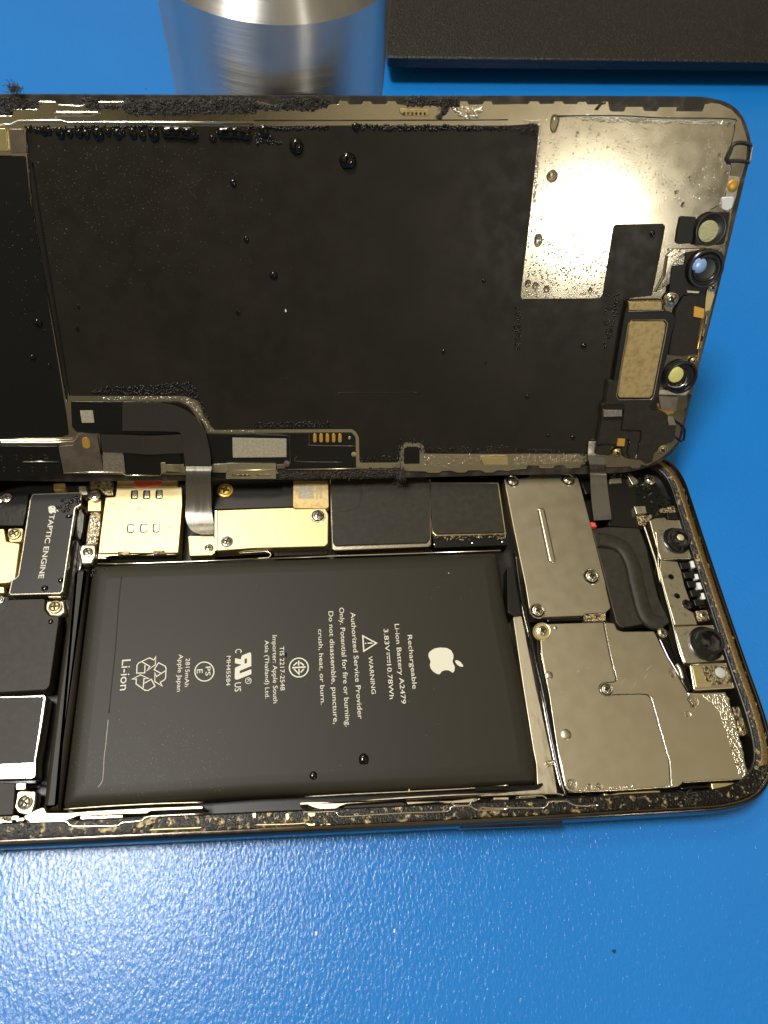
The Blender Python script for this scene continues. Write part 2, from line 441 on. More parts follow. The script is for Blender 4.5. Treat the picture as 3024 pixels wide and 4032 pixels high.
def stroke(V, Fc, P, w, z, closed=False):
    """flat printed line of width w"""
    P = [Vector(q) for q in P]; n = len(P); b = len(V)
    for i in range(n):
        if closed: A, C = P[i - 1], P[(i + 1) % n]
        else: A, C = P[max(i - 1, 0)], P[min(i + 1, n - 1)]
        B = P[i]
        e1 = (B - A) if (B - A).length > 1e-9 else (C - B); e2 = (C - B) if (C - B).length > 1e-9 else e1
        e1 = e1.normalized(); e2 = e2.normalized()
        n1 = Vector((-e1.y, e1.x)); n2 = Vector((-e2.y, e2.x)); s = (n1 + n2)
        s = s.normalized() if s.length > 1e-4 else n1
        k = max(.45, s.dot(n1))
        V.append((*(B + s * w / 2 / k), z)); V.append((*(B - s * w / 2 / k), z))
    for i in range(n if closed else n - 1):
        j = (i + 1) % n
        Fc.append((b + 2 * i, b + 2 * i + 1, b + 2 * j + 1, b + 2 * j))
def poly(V, Fc, P, z):
    b = len(V); P = ccw(P); V += [(x, y, z) for x, y in P]; Fc.append(tuple(range(b, b + len(P))))

def inside(p, poly_):
    x, y = p; c = False; n = len(poly_)
    for i in range(n):
        x1, y1 = poly_[i]; x2, y2 = poly_[i - 1]
        if (y1 > y) != (y2 > y) and x < (x2 - x1) * (y - y1) / (y2 - y1) + x1: c = not c
    return c
def scatter(P, n, clump=None):
    xs = [p[0] for p in P]; ys = [p[1] for p in P]; out = []; g = 0
    while len(out) < n and g < n * 60:
        g += 1
        q = (random.uniform(min(xs), max(xs)), random.uniform(min(ys), max(ys)))
        if inside(q, P) and (clump is None or clump(q)): out.append(q)
    return out

# ================================================================== SETTING
Vg = []; Fg = []
mesh_obj('work_mat', [(-1500, -900, 0), (1500, -900, 0), (1500, 1600, 0), (-1500, 1600, 0)], [(0, 1, 2, 3)], 'blue')
o = bpy.data.objects['work_mat']
tag(o, 'blue grained rubber work mat under everything', kind='structure')

# ------------------------------------------------------------------ steel cylinder behind the screen
def frame(name, m4=None):
    e = bpy.data.objects.new(name, None); COL.objects.link(e)
    e.empty_display_size = .01
    if m4: e.matrix_world = m4
    return e
cyl = frame('steel_cylinder', Matrix.Translation(Vector((-8.7, 123.5, 0)) * MM))
tag(cyl, 'shiny steel cylinder with sloping shoulder, standing on the mat behind the raised screen', 'steel weight')
RC = 19.2
lathe('cylinder_wall', (0, 0), [(RC - 1.6, 0), (RC - .9, .6), (RC - .8, 20), (RC, 68.5), (RC, 69.8)], 'turned', cyl, n=128)
lathe('bevelled_shoulder', (0, 0), [(RC - .02, 69.8), (RC - .35, 70.25), (13.2, 77.5), (12.6, 77.9), (9, 78.0), (8.6, 77.2), (8.6, 74)], 'turned', cyl, n=128)

# ------------------------------------------------------------------ black slab in the far corner
ax_ = Vector((145.68 - 22.14, 216.52 - 211.23)).normalized(); ang = math.atan2(ax_.y, ax_.x)
sl = frame('black_tray', Matrix.Translation(Vector((22.14, 211.23, 0)) * MM) @ Matrix.Rotation(ang, 4, 'Z'))
tag(sl, 'black pebble textured plastic tray raised above the mat in the far right corner', 'tray')
o = stack('tray_top', fillet([(0, 0), (330, 0), (330, 240), (2.2, 240)], 1.2), [(.4, 7.3), (0, 7.6), (0, 7.8), (.5, 8.1)], 'slab', sl, smooth=True)
stack('tray_side', fillet([(.15, .15), (329, .15), (329, 239), (2.4, 239)], 1.2), [(.8, 4.4), (0, 5.0), (0, 7.5)], 'slabside', sl, capbottom=True)
for fx in (14, 300):
    for fy in (16, 220):
        lathe('rubber_foot', (fx, fy), [(5, 0), (5.3, .4), (5.3, 4.5)], 'black', sl, n=20)

# ================================================================== PHONE BODY
body = frame('open_phone_body')
tag(body, 'opened phone body with exposed battery and circuit shields lying flat on the blue mat', 'phone')
OUT = [(-73, 14), (-73, 7.5), (-70.2, 3.9), (-66, 2.5), (-60, 2.3), (-53.4, 2.12), (-16, .88), (23.7, -.34), (53.3, -1.0), (60.4, -1.15), (66.2, -.1),
       (69.8, 2.6), (72.2, 6.6), (73.0, 13.5), (72.6, 23.6), (72.45, 48), (72.5, 58), (72.5, 62.0), (71.6, 65.6), (69.4, 68.4), (66, 70.4), (60.5, 71.4), (50, 71.6),
       (-58, 74.6), (-66, 74.2), (-70.6, 71.6), (-72.8, 67.2), (-73, 60)]
OUT = chaikin(OUT, 2)
def ring(name, prof, mat, parent): return stack(name, OUT, prof, mat, parent, smooth=True, cap=False)
ring('outer_band', [(.9, .25), (.25, .7), (.0, 1.8), (-.05, 3.6), (0, 5.4), (.10, 6.1), (.35, 6.5), (.5, 6.60), (.98, 6.61), (1.08, 6.45)], 'band', body)
ring('adhesive_ledge', [(1.0, 6.45), (1.15, 6.15), (1.6, 6.02), (2.6, 6.0), (3.3, 5.98)], 'ledge', body)
ring('inner_wall', [(3.3, 5.98), (3.45, 5.9), (3.6, 5.6), (3.62, 1.0)], 'black', body)
stack('floor_pan', inset(ccw(OUT), 3.0), [(0, .9), (0, 1.3)], 'black', body, capbottom=True)
stack('back_glass', inset(ccw(OUT), .8), [(0.3, .02), (0, .2), (0, .5)], 'glossblack', body, capbottom=True)
# brass coloured inner slope on the camera end
pr = [p for p in inset(ccw(OUT), 1.3) if p[0] > 60]; pr2 = [p for p in inset(ccw(OUT), 3.35) if p[0] > 60]
pr = [(x, y) for x, y in pr if y > 5]; pr2 = [(x, y) for x, y in pr2 if y > 5]
m_ = min(len(pr), len(pr2))
def resamp(P, n):
    P = [Vector(p) for p in P]; d = [0]
    for i in range(1, len(P)): d.append(d[-1] + (P[i] - P[i - 1]).length)
    out = []
    for k in range(n):
        s = d[-1] * k / (n - 1); i = 1
        while i < len(d) - 1 and d[i] < s: i += 1
        t = (s - d[i - 1]) / max(1e-9, d[i] - d[i - 1]); out.append(P[i - 1].lerp(P[i], t))
    return out
A_ = resamp(sorted(pr, key=lambda p: p[1]), 60); B_ = resamp(sorted(pr2, key=lambda p: p[1]), 60)
V = []; Fc = []
for a, b in zip(A_, B_):
    c = a.lerp(b, .28); d = a.lerp(b, .5)
    V += [(a.x, a.y, 6.25), (c.x, c.y, 6.34), (d.x, d.y, 6.22), (b.x, b.y, 5.9)]
for i in range(59):
    for k in range(3): Fc.append((4 * i + k, 4 * i + 4 + k, 4 * i + 5 + k, 4 * i + 1 + k))
mesh_obj('brass_slope', V, Fc, None, body, smooth=True, mats=['sideledge', 'ledge'], fm=[0, 0, 1] * 59)
# volume button on the near edge
b0 = pb(1808, 3262, 4.5); b1 = pb(2209, 3247, 4.5)
stack('side_button', fillet([(b0[0], b0[1] - .1), (b1[0], b1[1] - .1), (b1[0], b1[1] + 1.2), (b0[0], b0[1] + 1.2)], .3),
      [(.3, 3.0), (0, 3.3), (0, 5.4), (.3, 5.7)], 'band', body, smooth=True, capbottom=True)

# ---- battery
bq = ccw(loc('b', [(362, 2224), (1000, 2203), (1500, 2188), (1958, 2172), (1997, 2411), (2060, 2700), (2107, 2960), (2114, 3086), (1500, 3116), (1000, 3138), (600, 3168), (243, 3188)], 4.6))
def hard_fillet(p, r, n=6):
    out = []; m = len(p)
    for i in range(m):
        A, B, C = Vector(p[i - 1]), Vector(p[i]), Vector(p[(i + 1) % m]); a = (A - B).normalized(); c = (C - B).normalized()
        d = r if a.angle(c) < 2.4 else .2
        for k in range(n + 1):
            t = k / n; P0 = B + a * d; P2 = B + c * d
            out.append(tuple(P0 * (1 - t) ** 2 + B * 2 * t * (1 - t) + P2 * t * t))
    return out
V = []; Fc = []
rings = [(.3, 1.4), (0, 2.2), (0, 3.6), (.15, 4.2), (.5, 4.7), (1.1, 5.05), (2.0, 5.22), (3.2, 5.3)]
for d_, z_ in rings:
    q = hard_fillet(inset(bq, d_), 1.0); m_ = len(q); V += [(x, y, z_) for x, y in q]
for k in range(len(rings) - 1):
    for i in range(m_): Fc.append((k * m_ + i, k * m_ + (i + 1) % m_, (k + 1) * m_ + (i + 1) % m_, (k + 1) * m_ + i))
Fc.append(tuple((len(rings) - 1) * m_ + i for i in range(m_)))
bat = mesh_obj('battery', V, Fc, 'battery', body)
for f in bat.data.polygons: f.use_smooth = len(f.vertices) <= 4
mark_caps(bat)
ZB = 5.32
fp = hard_fillet(ccw(loc('b', [(288, 2240), (350, 2232), (298, 2720), (235, 3190), (163, 3198), (222, 2720)], 4.3)), .3, 3)
stack('battery_fold', fp, [(0, 1.4), (0, 3.2)] + [(1.1 * (1 - math.cos(t * PI / 16)), 3.2 + 1.1 * math.sin(t * PI / 16)) for t in range(1, 8)], 'battery', bat, smooth=True)
part('battery_tape', 'z7', [(-60, 285), (440, 268), (490, 252), (497, 268), (462, 302), (-60, 320)], 4.4, 5.35, 'glossblack', bat, r=.2, bev=.12)
wire('seam_line', 'u1', [(795, 120), (775, 300), (757, 560), (730, 830), (712, 1010)], ZB - .10, .12, 'grime', bat)
TX = [('Rechargeable', (1003, 499), (1037, 851), 31), ('Li-ion Battery A2479', (919, 427), (963, 948), 31),
      ('3.83V', (847, 459), (858, 605), 31), ('10.78Wh', (868, 690), (886, 917), 31),
      ('WARNING', (746, 638), (769, 884), 29),
      ('Authorized Service Provider', (631, 351), (680, 1047), 32), ('Only. Potential for fire or burning.', (557, 320), (599, 1098), 32),
      ('Do not disassemble, puncture,', (487, 344), (520, 1080), 32), ('crush, heat, or burn.', (419, 461), (437, 953), 30),
      ('TIS 2217-2548', (168, 573), (173, 861), 30), ('Importer: Apple South', (121, 501), (126, 944), 30), ('Asia (Thailand) Ltd.', (71, 534), (74, 914), 28)]
for s, a, b, c in TX: text('printed_line', s, a, b, c, ZB, bat, 'u2')
TX1 = [('C', (1537, 591), (1537, 617), 44), ('US', (1533, 810), (1533, 869), 44), ('MH45584', (1481, 636), (1477, 830), 28),
       ('PS', (1343, 706), (1342, 765), 34), ('E', (1286, 724), (1286, 750), 40), ('2815mAh', (1214, 651), (1206, 837), 29),
       ('Apple Japan', (1168, 625), (1155, 869), 30), ('Li-ion', (798, 661), (783, 861), 60), ('R', (1615, 788), (1615, 806), 20)]
for s, a, b, c in TX1: text('printed_line', s, a, b, c, ZB, bat, 'u1')
def P2(t, pts): return loc('b', T(t, *pts), ZB)
def circ(t, cx, cy, r, n=40): return P2(t, [(cx + r * math.cos(2 * PI * i / n), cy + r * math.sin(2 * PI * i / n)) for i in range(n)])
sc_ = scale_at('b', 1300, 2600, ZB) / 1.659
TILES['m1'] = (880, 2540, 8.295); TILES['m2'] = (500, 2560, 8.295); TILES['m3'] = (1100, 2560, 10.37)
V = []; Fc = []
stroke(V, Fc, circ('m3', 795, 710, 385), 8 * sc_, ZB, True)
for q_, w_ in (([(790, 430), (790, 630)], 10), ([(520, 716), (1080, 688)], 10), ([(575, 632), (728, 500)], 9), ([(858, 500), (1000, 625)], 10),
               ([(600, 770), (805, 985), (800, 770)], 9), ([(868, 910), (1000, 770)], 9)):
    stroke(V, Fc, P2('m3', q_), w_ * sc_, ZB)
mesh_obj('circle_emblem', V, Fc, 'ink', bat)
V = []; Fc = []
stroke(V, Fc, circ('u1', 1335, 737, 62), 7 * sc_, ZB, True); mesh_obj('circle_mark', V, Fc, 'ink', bat)
V = []; Fc = []
stroke(V, Fc, circ('u1', 1622, 797, 19, 20), 4 * sc_, ZB, True)
poly(V, Fc, P2('m1', [(850, 240), (890, 255), (905, 295), (908, 680), (545, 835), (528, 860), (528, 930), (890, 792), (908, 800), (908, 945), (470, 1125), (400, 1125), (370, 1095), (365, 1040), (375, 745), (575, 650), (575, 635),
                      (372, 590), (378, 430), (572, 465), (580, 390), (615, 335), (849, 240.5), (727, 440), (690, 452), (690, 608), (750, 592), (765, 575), (765, 430), (729, 439)]), ZB)
mesh_obj('recognition_mark', V, Fc, 'ink', bat)
V = []; Fc = []                                                 # warning triangle and mains symbol
stroke(V, Fc, P2('u2', [(711, 504), (717, 604), (800, 551)]), 9 * sc_, ZB, True)
stroke(V, Fc, P2('u2', [(742, 551), (774, 551)]), 8 * sc_, ZB); stroke(V, Fc, P2('u2', [(725, 553), (733, 553)]), 9 * sc_, ZB)
mesh_obj('warning_triangle', V, Fc, 'ink', bat)
V = []; Fc = []
stroke(V, Fc, P2('u2', [(882, 612), (889, 682)]), 5 * sc_, ZB)
for y0 in (612, 637, 662): stroke(V, Fc, P2('u2', [(869 + (y0 - 612) * .09, y0), (870.5 + (y0 - 612) * .09, y0 + 18)]), 5 * sc_, ZB)
mesh_obj('current_symbol', V, Fc, 'ink', bat)
V = []; Fc = []                                                 # recycling arrows
for q in ([(590, 480), (580, 742), (315, 750), (330, 490), (380, 420), (470, 378), (730, 250), (880, 320), (942, 205), (925, 475), (655, 668), (745, 530), (500, 388)],
          [(1110, 755), (885, 635), (1030, 410), (1245, 520), (1278, 590), (1260, 900), (1235, 960), (1085, 1055), (1150, 1172), (910, 1030), (908, 735), (960, 862), (1265, 670)],
          [(530, 1230), (555, 925), (710, 925), (440, 805), (170, 945), (305, 940), (295, 1100), (590, 1310), (690, 1315), (915, 1175), (795, 950), (560, 1085)]):
    stroke(V, Fc, P2('m2', q), 6.5 * sc_, ZB)
mesh_obj('recycling_arrows', V, Fc, 'ink', bat)
V = []; Fc = []
appl = [(1160, 598), (1180, 586), (1215, 580), (1260, 583), (1288, 598), (1302, 625), (1303, 650), (1296, 668), (1303, 688), (1312, 705), (1310, 730), (1300, 746),
        (1288, 738), (1270, 729), (1248, 728), (1226, 736), (1213, 756), (1195, 752), (1172, 738), (1155, 718), (1148, 695), (1152, 680), (1154, 668), (1145, 652), (1139, 632), (1143, 612)]
def leaf_pts(): return [(1312, 664), (1330, 663), (1350, 675), (1364, 693), (1368, 706), (1350, 705), (1330, 695), (1318, 680)]
poly(V, Fc, fillet(ccw(P2('u2', appl)), .5), ZB); poly(V, Fc, fillet(ccw(P2('u2', leaf_pts())), .3), ZB)
mesh_obj('fruit_emblem', V, Fc, 'ink', bat)
for q, w in (([(708, 1060), (705, 1130), (697, 1200), (692, 1260), (686, 1330), (680, 1375), (675, 1430), (668, 1460), (640, 1495)], 2.5), ([(420, 1270), (412, 1400), (410, 1500)], 2)):
    pass
V = []; Fc = []
stroke(V, Fc, smooth_path([(*p, 0) for p in P2('u4', [(706, -110), (702, -60), (696, 0), (690, 60), (680, 140), (676, 220), (668, 290), (640, 332)])], 4) and [Vector(p[:2]) for p in smooth_path([(*p, 0) for p in P2('u4', [(706, -110), (702, -60), (696, 0), (690, 60), (680, 140), (676, 220), (668, 290), (640, 332)])], 4)], .09, ZB + .005)
mesh_obj('scratch', V, Fc, 'cream', bat)

# ---- pale strip and cable right of the battery
part('side_rail', 'f', [(2020, 2428), (2054, 2425), (2118, 2740), (2168, 2960), (2196, 3126), (2130, 3128), (2000, 3128), (1990, 3118), (2117, 3108), (2112, 3010), (2100, 2950), (2060, 2700)], 1.3, 4.7, 'pale', body, r=.3, bev=.1)
part('rail_tape', 'f', [(1996, 2230), (2024, 2240), (2052, 2420), (2020, 2424), (2000, 2410)], 1.3, 5.2, 'black', body)
wire('antenna_cable', 'f', [(2030, 2180), (2050, 2330), (2082, 2470), (2108, 2600), (2140, 2740), (2170, 2900), (2205, 3060), (2228, 3135)], 4.9, .42, 'glossblack', body)
wire('antenna_cable', 'f', [(2050, 2340), (2062, 2420), (2105, 2590), (2130, 2720), (2155, 2860), (2190, 3030), (2208, 3100)], 4.9, .16, 'bright', body)
wire('spring_contact', 'u6', [(205, 175), (240, 165), (280, 160)], 5.0, .25, 'bright', body)
wire('spring_contact', 'u6', [(215, 190), (248, 178), (262, 180)], 5.0, .2, 'bright', body)

# ---- connector cover
cov = part('connector_cover', 'f', [(1984, 1882), (2040, 1884), (2078, 1880), (2086, 1871), (2262, 1869), (2276, 1880), (2289, 1922), (2325, 2060), (2383, 2290), (2388, 2320), (2405, 2394), (2386, 2412),
                                    (2307, 2416), (2298, 2424), (2148, 2430), (2104, 2434), (2086, 2411), (2070, 2310), (2027, 2103)], 3.0, 5.5, 'steel', body, r=.35, bev=.14)
sp = loc('b', T('t8', (163, 855), (262, 1170)), 5.5)
def stadium(a, b, w, n=10):
    a = Vector(a); b = Vector(b); d = (b - a).normalized(); u = Vector((-d.y, d.x)); out = []
    for c, s in ((b, -1), (a, 1)):
        for k in range(n + 1):
            t = PI * k / n
            out.append(tuple(c + u * w * math.cos(t) * s * 1 + d * w * math.sin(t) * (-s)))
    return out
a_, b_ = loc('b', T('t8', (178, 850), (246, 1168)), 5.5)
stack('pressed_rib', ccw(stadium(a_, b_, .82)), [(0, 5.45), (.12, 5.62), (.3, 5.78), (.42, 5.80)], 'bright', cov, smooth=True)
stack('pressed_rib', ccw(stadium(a_, b_, .46)), [(0, 5.79), (.1, 5.83)], 'steel', cov, smooth=True)
for x, y, r in ((352, 645, 32), (-10, 655, 30)): screw('t8', x, y, r, 5.55, body, ring=True)
screw('u3', 505, 117, 38, 5.55, body, ring=True); screw('u3', 154, 340, 36, 5.6, body, ring=True)
part('cover_tab', 'u3', [(455, 345), (600, 345), (600, 408), (455, 410)], 2.5, 5.2, 'dirty', cov, r=.2)
part('black_gap_bar', 'u3', [(215, 385), (470, 375), (480, 402), (215, 412)], 2.0, 4.6, 'glossblack', body, bev=.3)

# ---- large shield
sh = part('speaker_shield', 'f', [(2124, 2478), (2152, 2456), (2374, 2449), (2419, 2453), (2431, 2480), (2455, 2486), (2576, 2485), (2588, 2510), (2627, 2586), (2663, 2649), (2711, 2733),
                                  (2780, 2731), (2854, 2728), (2871, 2748), (2876, 2777), (2892, 2827), (2911, 2903), (2926, 2963), (2945, 3042), (2937, 3069), (2879, 3071), (2690, 3082), (2674, 3096),
                                  (2639, 3102), (2500, 3109), (2266, 3119), (2238, 3115), (2225, 3100), (2209, 3008), (2195, 2960), (2163, 2742), (2132, 2574)], 3.0, 5.4, 'steel', body, r=.4, bev=.16)
seam = T('u3', (583, 420), (602, 520), (622, 620), (645, 715), (663, 780), (655, 803), (620, 808), (580, 812), (556, 835), (560, 870), (590, 892)) + T('u3', (640, 890), (740, 887), (850, 886), (885, 905), (905, 960), (950, 1120), (990, 1260), (1010, 1330)) + T('u6', (1020, 310), (1026, 330))
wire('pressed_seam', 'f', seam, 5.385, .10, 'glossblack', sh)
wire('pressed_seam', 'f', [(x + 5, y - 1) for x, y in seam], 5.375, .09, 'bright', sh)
screw('u3', 603, 855, 32, 5.45, body, ring=True); screw('u3', 183, 472, 34, 5.45, body); screw('u3', 968, 485, 32, 5.45, body)
stack('screw_collar', ccw(loc('b', [(x, y) for x, y in T('u3', *[(183 + 60 * math.cos(a), 475 + 60 * math.sin(a)) for a in [2 * PI * i / 24 for i in range(24)]])], 5.45)), [(0, 5.38), (.15, 5.5), (.3, 5.44)], 'gold', sh, smooth=True)
for x, y, r in ((228, 762, 28), (340, 1148, 36), (268, 452, 16)):
    X, Y = T('u3', (x, y))[0]; rr = r / 1.659 * scale_at('b', X, Y, 5.4)
    lathe('pressed_dimple', pb(X, Y, 5.4), [(rr, 5.38), (rr * .85, 5.48), (rr * .5, 5.58), (rr * .15, 5.6)], 'steel', sh, n=24)
X, Y = T('u3', (1137, 1018))[0]
lathe('pressed_ring', pb(X, Y, 5.4), [(.62, 5.39), (.55, 5.44), (.47, 5.405)], 'steel', sh, n=24)
V = []; Fc = []
for q in ([(760, 862), (805, 790)], [(745, 905), (765, 868)], [(690, 830), (735, 770)], [(845, 745), (905, 690)], [(285, 858), (325, 878)], [(400, 730), (432, 745)], [(430, 718), (410, 752)], [(520, 1020), (530, 985)], [(470, 720), (495, 708)], [(880, 745), (840, 790)], [(240, 655), (280, 662)]):
    (x0, y0), (x1, y1) = loc('b', T('u3', *q), 5.41); d = Vector((x1 - x0, y1 - y0)); u = Vector((-d.y, d.x)).normalized() * .035
    b = len(V); m0 = Vector((x0 + x1, y0 + y1)) / 2
    V += [(x0, y0, 5.41), (m0.x + u.x, m0.y + u.y, 5.415), (x1, y1, 5.41), (m0.x - u.x, m0.y - u.y, 5.41)]; Fc.append((b, b + 1, b + 2, b + 3))
mesh_obj('scratches', V, Fc, 'cream', sh)
part('antenna_patch', 'z8', [(945, 1530), (1285, 1520), (1302, 1590), (970, 1620)], 3.0, 5.0, 'gold', body, bev=.15)
part('edge_clip', 'z7', [(990, 338), (1040, 350), (1110, 335), (1380, 318), (1450, 316), (1452, 334), (1340, 342), (1120, 350), (1020, 372), (995, 388)], 3.0, 5.6, 'gold', body, r=.1)
part('black_clip', 'z8', [(560, 1585), (700, 1568), (1100, 1545), (940, 1600), (600, 1625)], 3.0, 4.6, 'glossblack', body, bev=.3)
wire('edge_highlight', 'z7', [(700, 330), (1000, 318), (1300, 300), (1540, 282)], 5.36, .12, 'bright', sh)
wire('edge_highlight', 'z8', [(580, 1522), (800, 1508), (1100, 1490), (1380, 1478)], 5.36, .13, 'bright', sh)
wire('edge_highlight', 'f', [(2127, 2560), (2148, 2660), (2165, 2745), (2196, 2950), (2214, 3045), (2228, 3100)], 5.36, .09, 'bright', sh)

# ---- black speaker housing between the covers
part('speaker_housing', 'f', [(2338, 2080), (2400, 2073), (2518, 2078), (2548, 2160), (2558, 2210), (2592, 2350), (2640, 2450), (2610, 2470), (2554, 2453), (2446, 2474), (2425, 2450), (2412, 2400), (2384, 2290), (2330, 2085)], 2.0, 4.4, 'blacksatin', body, r=.8, bev=.25)
bandp = smooth_path([(*p, 0) for p in loc('b', T('t8', (560, 1030), (640, 1045), (720, 1090), (775, 1190), (800, 1300)) + T('u3', (815, 200), (850, 330), (890, 395), (975, 425)), 5.0)], 5)
V = []; Fc = []
Pn = [Vector(p[:2]) for p in bandp]
prof_ = [(-1.55, 4.3), (-1.5, 4.8), (-1.2, 5.05), (0, 5.12), (1.2, 5.05), (1.5, 4.8), (1.55, 4.3)]
for i, p in enumerate(Pn):
    d = (Pn[min(i + 1, len(Pn) - 1)] - Pn[max(i - 1, 0)]).normalized(); u = Vector((-d.y, d.x))
    for w_, z_ in prof_: V.append((p.x + u.x * w_, p.y + u.y * w_, z_))
for i in range(len(Pn) - 1):
    for k in range(6): Fc.append((7 * i + k, 7 * i + k + 1, 7 * i + k + 8, 7 * i + k + 7))
mesh_obj('curved_duct', V, Fc, 'blacksatin', body, smooth=True)
wire('dark_groove', 't8', [(545, 1085), (640, 1095), (720, 1140), (752, 1240), (770, 1330)], 4.45, .2, 'glossblack', body)
wire('dark_groove', 'u3', [(740, 20), (765, 130), (800, 270), (835, 360), (870, 405)], 4.45, .2, 'glossblack', body)
part('flex_board', 't8', [(600, 640), (790, 640), (800, 760), (800, 850), (820, 960), (620, 945), (600, 800)], 2.0, 4.6, 'black', body, bev=.1)
part('red_marker', 't8', [(500, 922), (528, 925), (541, 952), (510, 952)], 3.0, 5.3, 'red', body, r=.05, bev=.04)

# ---- camera end
board = part('corner_board', 't8', [(420, 600), (860, 560), (1010, 640), (1060, 840), (1075, 900), (960, 890), (880, 930), (800, 860), (760, 640), (640, 700), (470, 740), (430, 640)], 1.4, 4.0, 'pcb', body, r=.3)
pg = loc('b', T('t8', (430, 620), (640, 640), (640, 800), (620, 830), (660, 680), (760, 640), (800, 700), (810, 850), (880, 880), (1000, 830), (1040, 780), (900, 700), (860, 640), (760, 600)), 4.2)
V = []; Fc = []; fm = []
for q in scatter(pg, 70):
    w, h, a, hh = random.uniform(.12, .4), random.uniform(.1, .28), random.choice((0, PI / 2)) + random.uniform(-.1, .1), random.uniform(.15, .5)
    b = len(V); ca, sa = math.cos(a), math.sin(a)
    for z in (3.95, 4.0 + hh):
        for sx, sy in ((-1, -1), (1, -1), (1, 1), (-1, 1)):
            V.append((q[0] + ca * sx * w - sa * sy * h, q[1] + sa * sx * w + ca * sy * h, z))
    m0 = random.choice((0, 1, 1, 1, 2))
    for f in ((0, 1, 5, 4), (1, 2, 6, 5), (2, 3, 7, 6), (3, 0, 4, 7), (4, 5, 6, 7)): Fc.append(tuple(b + k for k in f)); fm.append(m0)
o = mesh_obj('tiny_solder_parts', V, Fc, None, board, mats=['bright', 'black', 'dirty'], fm=fm); o['kind'] = 'stuff'
screw('t8', 888, 645, 36, 4.6, body)
part('silver_block', 't8', [(783, 818), (858, 816), (868, 862), (800, 868)], 3, 5.4, 'pale', body, r=.1)
part('silver_block', 't8', [(800, 880), (905, 872), (900, 900), (855, 945), (815, 940)], 3, 4.9, 'dirty', body, r=.2)
part('silver_block', 't8', [(625, 640), (700, 630), (705, 665), (625, 668)], 3, 4.9, 'pale', body, r=.1)
part('silver_block', 't8', [(945, 840), (1050, 812), (1072, 850), (1050, 862), (950, 860)], 3, 5.0, 'dirty', body, r=.1)
part('black_bridge', 't8', [(1000, 862), (1062, 862), (1072, 905), (1005, 905)], 3, 4.9, 'black', body, r=.1)
part('clear_sleeve', 't8', [(750, 600), (800, 640), (812, 665), (775, 680), (745, 625)], 3, 5.2, 'pale', body, r=.2)

def cam_module(tb, base, z, lens_t, lc, lr, ring_c, ring_r, big):
    br = part('camera_bracket', tb, base, 2.5, z, 'bracket', body, r=.3, bev=.14)
    X, Y = T(lens_t, ring_c)[0]; k = TILES[lens_t][2]; s = scale_at('b', X, Y, z)
    c = pb(X, Y, z); R1 = ring_r / k * s
    lathe('lens_seat', c, [(R1, z - .05), (R1, z + .25), (R1 * .93, z + .35), (R1 * .88, z + .2)], 'lensrim', br, n=48)
    X2, Y2 = T(lens_t, lc)[0]; zt = z + (2.2 if big else 1.7)
    c2 = pb(X2, Y2, zt); R2 = lr / k * scale_at('b', X2, Y2, zt)
    ax = ((c2[0] - c[0]) / (zt - z), (c2[1] - c[1]) / (zt - z))
    c0 = (c[0] - ax[0] * z, c[1] - ax[1] * z)
    lathe('lens_barrel', c0, [(R1 * .86, z + .1), (R1 * .84, z + .7), (R2 * 1.06, z + .9), (R2 * 1.04, zt - .2), (R2 * .98, zt), (R2 * .9, zt), (R2 * .8, zt - .12)], 'lensrim', br, n=48, axis=(ax[0] * .6, ax[1] * .6), mats=['lensrim'])
    cc = (c0[0] + ax[0] * .6 * zt, c0[1] + ax[1] * .6 * zt)
    lathe('lens_glass', cc, [(R2 * .82, zt - .14), (R2 * .6, zt - .02), (R2 * .3, zt + .05), (.05, zt + .07)], 'lensblack', br, n=40)
    if not big: lathe('lens_pupil', cc, [(R2 * .34, zt + .03), (R2 * .3, zt + .09)], 'palegreen', br, n=16)
    return br
cam_module('z1', [(590, 800), (640, 780), (730, 772), (748, 795), (895, 795), (915, 850), (960, 980), (1003, 1138), (690, 1158), (665, 1080)], 5.2, 'z1', (850, 945), 92, (828, 985), 122, False)
cam_module('u3', [(1040, 442), (1320, 430), (1345, 520), (1390, 662), (1115, 682), (1085, 590)], 5.2, 'u3', (1288, 520), 84, (1252, 556), 112, True)
pl = part('sensor_board', 'u3', [(958, 10), (1068, 20), (1092, 80), (1115, 180), (1150, 275), (1105, 290), (1130, 330), (1170, 350), (1198, 430), (1050, 432), (1020, 330), (985, 210), (950, 70)], 2.5, 5.0, 'bracket', body, r=.2)
for x, y, r in ((1025, 118, 16), (1065, 243, 16), (1130, 298, 28)):
    X, Y = T('u3', (x, y))[0]; rr = r / 1.659 * scale_at('b', X, Y, 5)
    lathe('sensor_hole', pb(X, Y, 5.0), [(rr * 1.2, 5.0), (rr * 1.15, 5.03), (rr * .3, 5.02)], 'lensblack', pl, n=16)
for yy in range(5):
    a = yy * 60
    part('contact_comb', 'u3', [(1080 + a * .38, 25 + a), (1150 + a * .36, 22 + a), (1165 + a * .36, 62 + a), (1095 + a * .38, 68 + a)], 3.0, 5.2 + .2 * (yy % 2), 'black', body, r=.12, bev=.12)
part('contact_carrier', 'u3', [(1140, 10), (1205, 8), (1290, 310), (1215, 322), (1180, 200)], 3.0, 4.7, 'black', body, r=.2)
for x, y, w, h in ((1178, 36, 26, 22), (1200, 117, 20, 17), (1220, 177, 27, 22), (1243, 244, 21, 20)):
    part('white_foot', 'u3', [(x - w, y - h), (x + w * .7, y - h - 3), (x + w, y + h - 3), (x - w * .6, y + h)], 4.0, 5.6, 'white', body, r=.12, bev=.08)
screw('u3', 1235, 372, 30, 5.1, body)
part('screw_tab', 'u3', [(1185, 340), (1270, 330), (1292, 400), (1200, 412)], 2.5, 4.8, 'dirty', body, r=.3)
